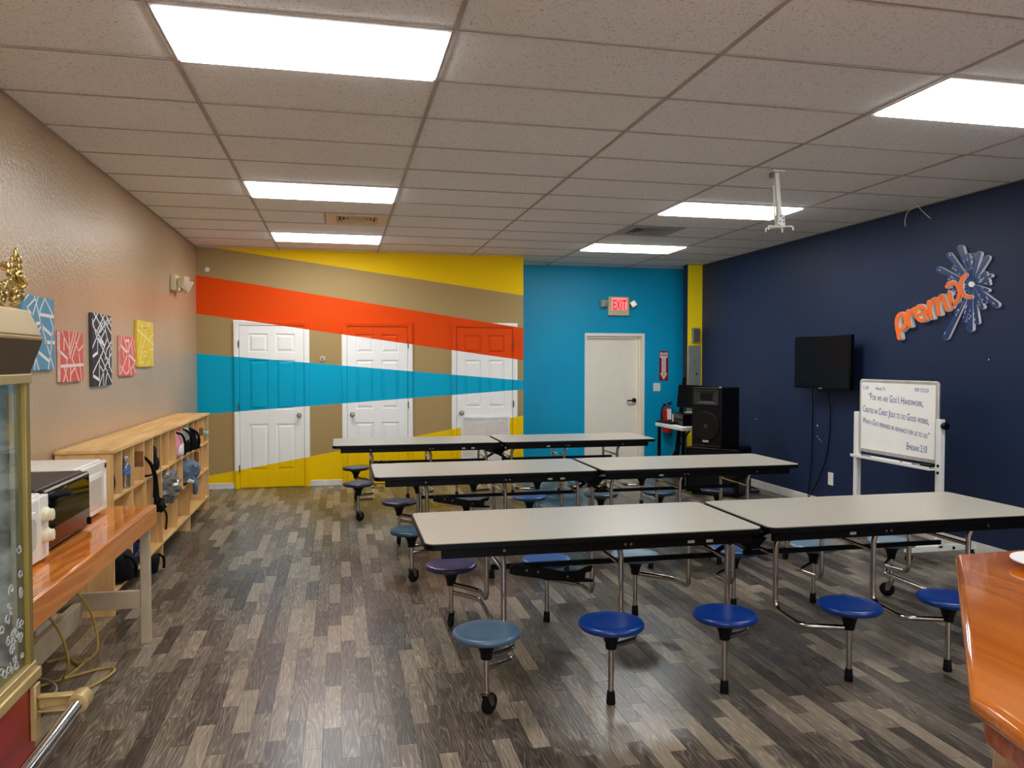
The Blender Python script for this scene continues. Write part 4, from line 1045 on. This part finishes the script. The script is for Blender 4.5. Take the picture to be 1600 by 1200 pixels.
for k, (tx, ty, hw) in enumerate(RAYS):
    dv = Vector((tx-hub[0], ty-hub[1])); s0 = Vector(hub)+dv.normalized()*38
    dd = .004*(k % 3)
    wb = MB(); stroke(wb, [tuple(s0), (tx, ty)], hw, SX-.030+dd, SX-.002, (9, hw+1)); ry = wb.build('ray', m_signwhite, sign, smooth=0, label='white sided ray of the burst')
    fb = MB(); stroke(fb, [tuple(s0), (tx, ty)], hw, SX-.035+dd, SX-.030+dd, (8, hw-1)); fb.build('ray_face', m_signblue, ry, smooth=0)
rnd = random.Random(5)
fl = MB()
for k in range(60):
    tx, ty, hw = RAYS[rnd.randrange(len(RAYS))]; q = rnd.uniform(.45, .95); s = hw*.5*q
    x, y = hub[0]+(tx-hub[0])*q+rnd.uniform(-s, s), hub[1]+(ty-hub[1])*q+rnd.uniform(-s, s); l = rnd.uniform(6, 26)
    dv = Vector((tx-hub[0], ty-hub[1])).normalized()*l
    stroke(fl, [(x, y), (x+dv.x, y+dv.y)], 2.5, SX-.0362, SX-.035)
fl.build('flecks', m_signwhite, sign, smooth=0, kind='stuff', label='white worn flecks on the blue rays')
hb = MB(); stroke(hb, [(hub[0]-3, hub[1]), (hub[0]+3, hub[1])], 30, SX-.038, SX-.002); hb.build('hub', m_signwhite, sign, smooth=0, label='white round centre of the burst')
LET = {'letter_p': [[(178, 1085), (155, 950)], sp([(160, 1000), (152, 900), (180, 835), (225, 832), (248, 890), (235, 960), (195, 1000)])],
       'letter_r': [sp([(290, 955), (275, 880), (270, 800)]), sp([(278, 880), (292, 815), (335, 775)])],
       'letter_e': [arc(412, 820, 58, 78, 25, -190, 16, -.25)+arc(412, 820, 58, 78, 170, 60, 10, -.25), [(362, 852), (458, 800)]],
       'letter_m': [sp([(525, 868), (508, 790), (495, 700)]), sp([(505, 770), (520, 700), (560, 668), (585, 720), (605, 828)]), sp([(592, 750), (600, 675), (635, 632), (662, 690), (690, 780)])],
       'letter_i': [sp([(748, 755), (732, 680), (715, 600)]), [(690, 532), (696, 534)]],
       'letter_x': [sp([(705, 502), (760, 492), (805, 530), (826, 590), (812, 665), (762, 722)]), sp([(892, 408), (848, 460), (836, 530), (852, 600), (890, 640), (945, 645)])]}
for nm, sts in LET.items():
    a, b = MB(), MB()
    for k, s in enumerate(sts):
        stroke(a, s, 23, SX-.044+.001*k, SX-.004); stroke(b, s, 19, SX-.051+.0008*k, SX-.044)
    lo = a.build(nm, m_signwhite, sign, smooth=0, label='white backing of the raised letter')
    b.build('letter_face', m_orange, lo, smooth=0, label='orange front face')

# ---- rolling whiteboard
WX = 4.65
t = thing('whiteboard', 'rolling whiteboard with blue handwriting beside the navy wall', 'whiteboard', (WX, 0, 0))
yl, yr, zb, zt = 6.27, 5.31, .765, 1.425
MB(frame3((0, 0, 0), (0, -1, 0), (0, 0, 1))).prism(rrect(-yl, -yr, zb, zt, .03, 5), -.022, 0).build('board_frame', m_alu, t, bevel=.006, seg=3)
pn = MB(frame3((0, 0, 0), (0, -1, 0), (0, 0, 1))).prism(rrect(-yl+.028, -yr-.028, zb+.03, zt-.03, .008, 3), 0, .002).build('writing_surface', m_board, t)
def ln(body, u0, u1, v, size, rot):
    W, H = yl-yr, zt-zb
    a = math.radians(rot); X = Vector((0, -math.cos(a), math.sin(a))); Y = Vector((0, math.sin(a), math.cos(a)))
    text('handwriting', body, size, frame3((-.0026, yl-u0*W, zt-v*H), X, Y), m_ink, t, width=(u1-u0)*W, small=True, depth=.0004)
ln('C.A.R', .05, .13, .135, .044, -1); ln('Angel V.', .23, .36, .14, .044, -1); ln('09/12/23', .73, .89, .135, .044, -1)
ln('“For we are God\'s Handiwork,', .13, .83, .275, .088, -2.5)
ln('Created in Christ Jesus to do Good works,', .05, .90, .445, .085, -4)
ln('Which God prepared in advance for us to do”', .05, .91, .60, .075, -5)
ln('Ephesians 2:10', .64, .88, .875, .085, -2)
for y in (yl+.025, yr-.025):
    MB().box(-.02, .025, y-.026, y+.026, .10, 1.125).build('upright', m_white, t, bevel=.004)
    MB().box(-.30, .34, y-.026, y+.026, .075, .125).build('foot', m_white, t, bevel=.006)
    for x in (-.27, .31):
        cw = MB().lathe([(0, -.011), (.028, -.011), (.032, -.006), (.032, .006), (.028, .011), (0, .011)], 16, (x, y, .032), 'y').build('caster_wheel', m_rubber, t)
        MB().box(x-.012, x+.012, y-.016, y+.016, .055, .078).build('caster_fork', m_black, cw)
MB().lathe([(.022, 0), (.026, -.012), (.03, -.02), (.03, -.04), (.024, -.046), (0, -.048)], 18, (.0, yr-.052, 1.075), 'y').build('clamp_knob', m_black, t)
for z in (.70, .755):
    MB().lathe([(0, -.004), (.011, -.004), (.013, .001), (0, .001)], 12, (-.021, yr-.03, z), 'x').build('bolt', m_black, t)
MB().lathe([(0, -.004), (.011, -.004), (.013, .001), (0, .001)], 12, (.12, yr-.053, .10), 'y').build('bolt', m_black, t)
MB().box(-.075, -.0, yr+.0, yl+.02, .715, .728).box(-.078, -.072, yr, yl+.02, .715, .742).build('marker_tray', m_white, t, bevel=.003)
MB().box(-.012, .018, yr, yl, .712, .738).build('cross_rail', m_white, t, bevel=.003)
for y, c, lb in ((6.12, (60, 60, 66), 'grey marker lying at the left end of the whiteboard tray'), (5.62, (236, 226, 226), 'white marker with a red cap on the whiteboard tray'), (5.48, (70, 70, 76), 'dark marker near the right end of the whiteboard tray')):
    mk = thing('marker', lb, 'marker', (WX-.035, y, .736))
    MB().tube([(0, -.05, 0), (0, .035, 0)], .0075, 10).build('barrel', mat('marker barrel', c, .4, vary=0), mk)
    MB().tube([(0, .035, 0), (0, .065, 0)], .0085, 10).build('cap', m_ext if c[0] > 200 else m_black, mk)
er = thing('eraser', 'black felt eraser at the right end of the whiteboard tray', 'eraser', (WX-.038, 5.375, .728))
MB().box(-.022, .022, -.055, .055, .012, .028).build('grip', m_black, er, bevel=.004); MB().box(-.022, .022, -.055, .055, 0, .012).build('felt', m_greyfab, er)

# ================================================================== SPEAKERS, DESK CORNER
def loc_yaw(front_left, front_right):
    A, B = Vector(front_left), Vector(front_right); c = (A+B)/2; d = B-A
    return (c.x, c.y), math.atan2(d.y, d.x), d.length
(cx, cy), rz, wd = loc_yaw((4.04, 8.62), (4.49, 8.17))
t = thing('subwoofer', 'large black speaker cabinet on the floor under the PA speaker', 'speaker', (cx, cy, 0), rz)
MB().box(-wd/2, wd/2, 0, .52, .03, .565).build('cabinet', m_blackpl, t, bevel=.01)
MB().box(-wd/2+.03, wd/2-.03, -.006, 0, .06, .535).build('grille', m_blackfab, t, bevel=.002)
for x in (-wd/2+.08, wd/2-.08):
    for y in (.08, .44): MB().lathe([(0, 0), (.025, 0), (.025, .03), (0, .03)], 12, (x, y, 0)).build('foot', m_rubber, t)
MB().tube(rpath([(wd/2, .15, .38), (wd/2+.03, .17, .38), (wd/2+.03, .35, .38), (wd/2, .37, .38)], .02), .01, 8).build('side_handle', m_black, t)
(cx, cy), rz, wd = loc_yaw((4.15, 8.70), (4.36, 8.35))
t = thing('pa_speaker', 'black PA speaker with round woofer and square horn on the floor cabinet', 'speaker', (cx, cy, .566), rz)
H = .71; m_cab = mat('black textured cabinet', (7, 7, 8), .55, vary=0, Specular_IOR_Level=.2, bump=.4, bscale=400)
MB().box(-wd/2, wd/2, 0, .40, 0, H).build('cabinet', m_cab, t, bevel=.012, seg=3)
hf = MB(); a, z0, z1 = wd/2-.035, .505, .685
for (p, q) in (((-a, z0), (a, z0)), ((a, z0), (a, z1)), ((a, z1), (-a, z1)), ((-a, z1), (-a, z0))):
    zc = (z0+z1)/2
    def sh(P, k): return (P[0]*k, zc+(P[1]-zc)*k)
    hf.hexa([(p[0], -.012, p[1]), (q[0], -.012, q[1]), (sh(q, .88)[0], -.012, sh(q, .88)[1]), (sh(p, .88)[0], -.012, sh(p, .88)[1])],
            [(p[0], -.0, p[1]), (q[0], -.0, q[1]), (sh(q, .5)[0], -.001, sh(q, .5)[1]), (sh(p, .5)[0], -.001, sh(p, .5)[1])])
hf.build('horn', mat('dark grey horn', (34, 34, 36), .4, vary=0), t, smooth=0)
MB().lathe([(.172, 0), (.174, -.012), (.158, -.014), (.152, -.006), (.06, -.002), (.055, -.012), (0, -.02)], 36, (0, 0, .25), 'y').build('woofer', mat('woofer cone', (30, 30, 30), .5, vary=0), t)
MB().lathe([(.150, -.016), (.165, -.018), (.172, -.015), (.172, -.012), (.15, -.012)], 36, (0, 0, .25), 'y').build('woofer_ring', m_rubber, t)
MB().box(-.04, .04, -.018, -.012, .06, .085).build('brand_plate', mat('pale gold plate', (206, 190, 150), .4, .3), t, bevel=.002)
MB().box(-wd/2-.0, wd/2-.02, -.004, 0, .012, .02).build('lower_trim', m_steel, t)
MB().box(wd/2, wd/2+.008, .14, .26, .40, .415).build('side_handle', m_black, t, bevel=.003)
MB().lathe([(0, 0), (.014, 0), (.012, .012), (0, .014)], 12, (wd/2-.03, .02, H)).build('mount_cap', m_alu, t)

t = thing('computer_desk', 'white topped desk with black legs behind the speakers', 'desk', (0, 0, 0))
MB().box(4.17, 4.82, 9.02, 9.86, .715, .765).build('desk_top', m_white, t, bevel=.008)
for x, y in ((4.21, 9.82), (4.78, 9.82), (4.21, 9.07), (4.78, 9.07)):
    MB().box(x-.018, x+.018, y-.018, y+.018, 0, .715).build('leg', m_black, t)
MB().tube([(4.21, 9.8, .06), (4.48, 9.45, .68)], .012, 8).build('brace', m_black, t)
t = thing('amplifier', 'black rack amplifier with a white tag on the white desk', 'amplifier', (4.40, 9.32, .766), -.12)
MB().box(-.14, .22, -.22, .22, 0, .15).build('case', m_blackpl, t, bevel=.004)
MB().box(-.145, -.14, -.21, .21, .02, .135).build('front_panel', m_screen, t)
for k in range(5): MB().lathe([(.012, 0), (.012, -.016), (0, -.017)], 12, (-.145, -.15+k*.06, .075), 'x').build('knob', m_black, t)
MB().box(-.148, -.145, .17, .215, .03, .13).build('tag', m_pinkwhite, t)
t = thing('keyboard', 'black keyboard at the front edge of the white desk', 'keyboard', (4.24, 9.62, .766), .05)
MB().box(-.06, .08, -.21, .21, 0, .018).build('case', m_blackpl, t, bevel=.004)
for k in range(4): MB().box(-.05+k*.031, -.026+k*.031, -.20, .20, .018, .023).build('key_row', m_rubber, t)
t = thing('computer_monitor', 'black computer monitor on the desk left of the PA speaker', 'monitor', (4.50, 9.42, .917), -1.2)
Mx = Matrix.Rotation(-.12, 4, 'X')
MB(Mx).box(-.27, .27, -.02, .02, .06, .36).build('bezel', m_blackpl, t, bevel=.006)
MB(Mx).box(-.255, .255, -.022, -.02, .075, .345).build('screen', m_screen, t)
MB().tube([(0, .02, .01), (0, .03, .15)], .018, 10).build('neck', m_black, t)
MB().lathe([(0, 0), (.10, 0), (.10, .008), (.05, .014), (0, .014)], 24).build('stand_base', m_alu, t)
t = thing('leaning_board', 'dark narrow board leaning in the corner behind the monitor', 'board', (4.80, 10.33, 0))
MB().hexa([(-.20, -.09, 0), (-.12, -.09, 0), (-.12, -.06, 0), (-.20, -.06, 0)], [(.01, .03, 1.36), (.05, .03, 1.36), (.05, .06, 1.36), (.01, .06, 1.36)]).build('board', m_blackpl, t, bevel=.003)
MB().hexa([(-.21, -.10, .0), (-.11, -.10, .0), (-.11, -.05, .0), (-.21, -.05, .0)], [(-.20, -.095, .05), (-.104, -.095, .05), (-.104, -.05, .05), (-.20, -.05, .05)]).build('end_cap', m_rubber, t)
t = thing('fire_extinguisher', 'red fire extinguisher with black hose on the teal wall', 'fire extinguisher', (4.80, YT-.10, .52))
MB().lathe([(0, 0), (.06, 0), (.066, .008), (.066, .31), (.06, .345), (.035, .375), (.02, .385), (0, .386)], 26).build('cylinder', m_ext, t)
MB().lathe([(.022, .383), (.024, .41), (.02, .425), (0, .426)], 16).build('valve', m_steel, t)
MB().hexa([(-.012, -.03, .42), (.012, -.03, .42), (.012, .03, .42), (-.012, .03, .42)], [(.07, -.012, .47), (.085, -.012, .46), (.085, .012, .46), (.07, .012, .47)]).box(-.07, .085, -.01, .01, .42, .434).build('lever', m_black, t, bevel=.002)
MB().tube(smooth_path([(-.02, -.02, .415), (-.075, -.03, .40), (-.10, -.03, .33), (-.098, -.02, .2), (-.085, -.01, .10)]), .011, 8).build('hose', m_rubber, t)
MB().lathe([(.0668, .17), (.0675, .17), (.0675, .33), (.0668, .33)], 26).build('band', m_ext, t)
tg = MB(Matrix.Rotation(-.3, 4, 'Z')); tg.box(-.005, .055, -.075, -.072, .20, .36); tg.build('inspection_tag', m_paper, t)
MB().box(-.04, .04, .066, .10, .12, .34).build('wall_bracket', m_steel, t)

# ================================================================== COUNTER (right foreground)
CT = 1.05
t = thing('bar_counter', 'glossy epoxied orange wood bar counter in the right foreground', 'counter', (0, 0, 0))
poly = [(1.66, 1.825), (.985, 1.045), (.945, .86), (.93, .10), (2.9, .10), (2.9, 1.865)]
def inset(poly, d):
    out = []; n = len(poly)
    for i in range(n):
        a, b, c = Vector(poly[i-1]), Vector(poly[i]), Vector(poly[(i+1) % n])
        d1, d2 = (b-a).normalized(), (c-b).normalized(); n1, n2 = Vector((-d1.y, d1.x)), Vector((-d2.y, d2.x))
        bis = (n1+n2).normalized(); out.append(tuple(b+bis*d/max(.3, bis.dot(n1))))
    return out
top = MB().prism(poly, CT-.038, CT).build('counter_top', m_count, t, bevel=.014, seg=4)
MB().prism(inset(poly, .022), CT-.085, CT-.038).build('edge_moulding', m_countd, t, bevel=.006)
MB().prism(inset(poly, .10), .10, CT-.085).build('base_panel', m_countp, t, smooth=0)
MB().prism(inset(poly, .14), 0, .10).build('toe_kick', m_black, t, smooth=0)
ib = inset(poly, .094)
for i in range(0, 3):
    a, b = Vector(ib[i]), Vector(ib[i+1]); L = (b-a).length; n = max(1, round(L/.085)); dv = (b-a)/L; nn = Vector((-dv.y, dv.x))
    for k in range(n):
        p, q = a+dv*(L*k/n+.0015), a+dv*(L*(k+1)/n-.0015)
        MB().hexa([(*p, .10), (*q, .10), (*(q+nn*.008), .10), (*(p+nn*.008), .10)], [(*p, CT-.086), (*q, CT-.086), (*(q+nn*.008), CT-.086), (*(p+nn*.008), CT-.086)]).build('board', m_countp, t, smooth=0, bevel=.002)
t = thing('paper_plate', 'white paper plate on the glossy counter at the right edge', 'plate', (1.79, 1.63, CT))
MB().lathe([(0, .002), (.06, .002), (.085, .014), (.10, .018), (.10, .021), (.084, .018), (.06, .006), (0, .006)], 32).build('plate', m_paper, t)
MB().lathe([(.0995, .0175), (.103, .019), (.103, .022), (.0995, .0215)], 32).build('rim', m_paper, t)
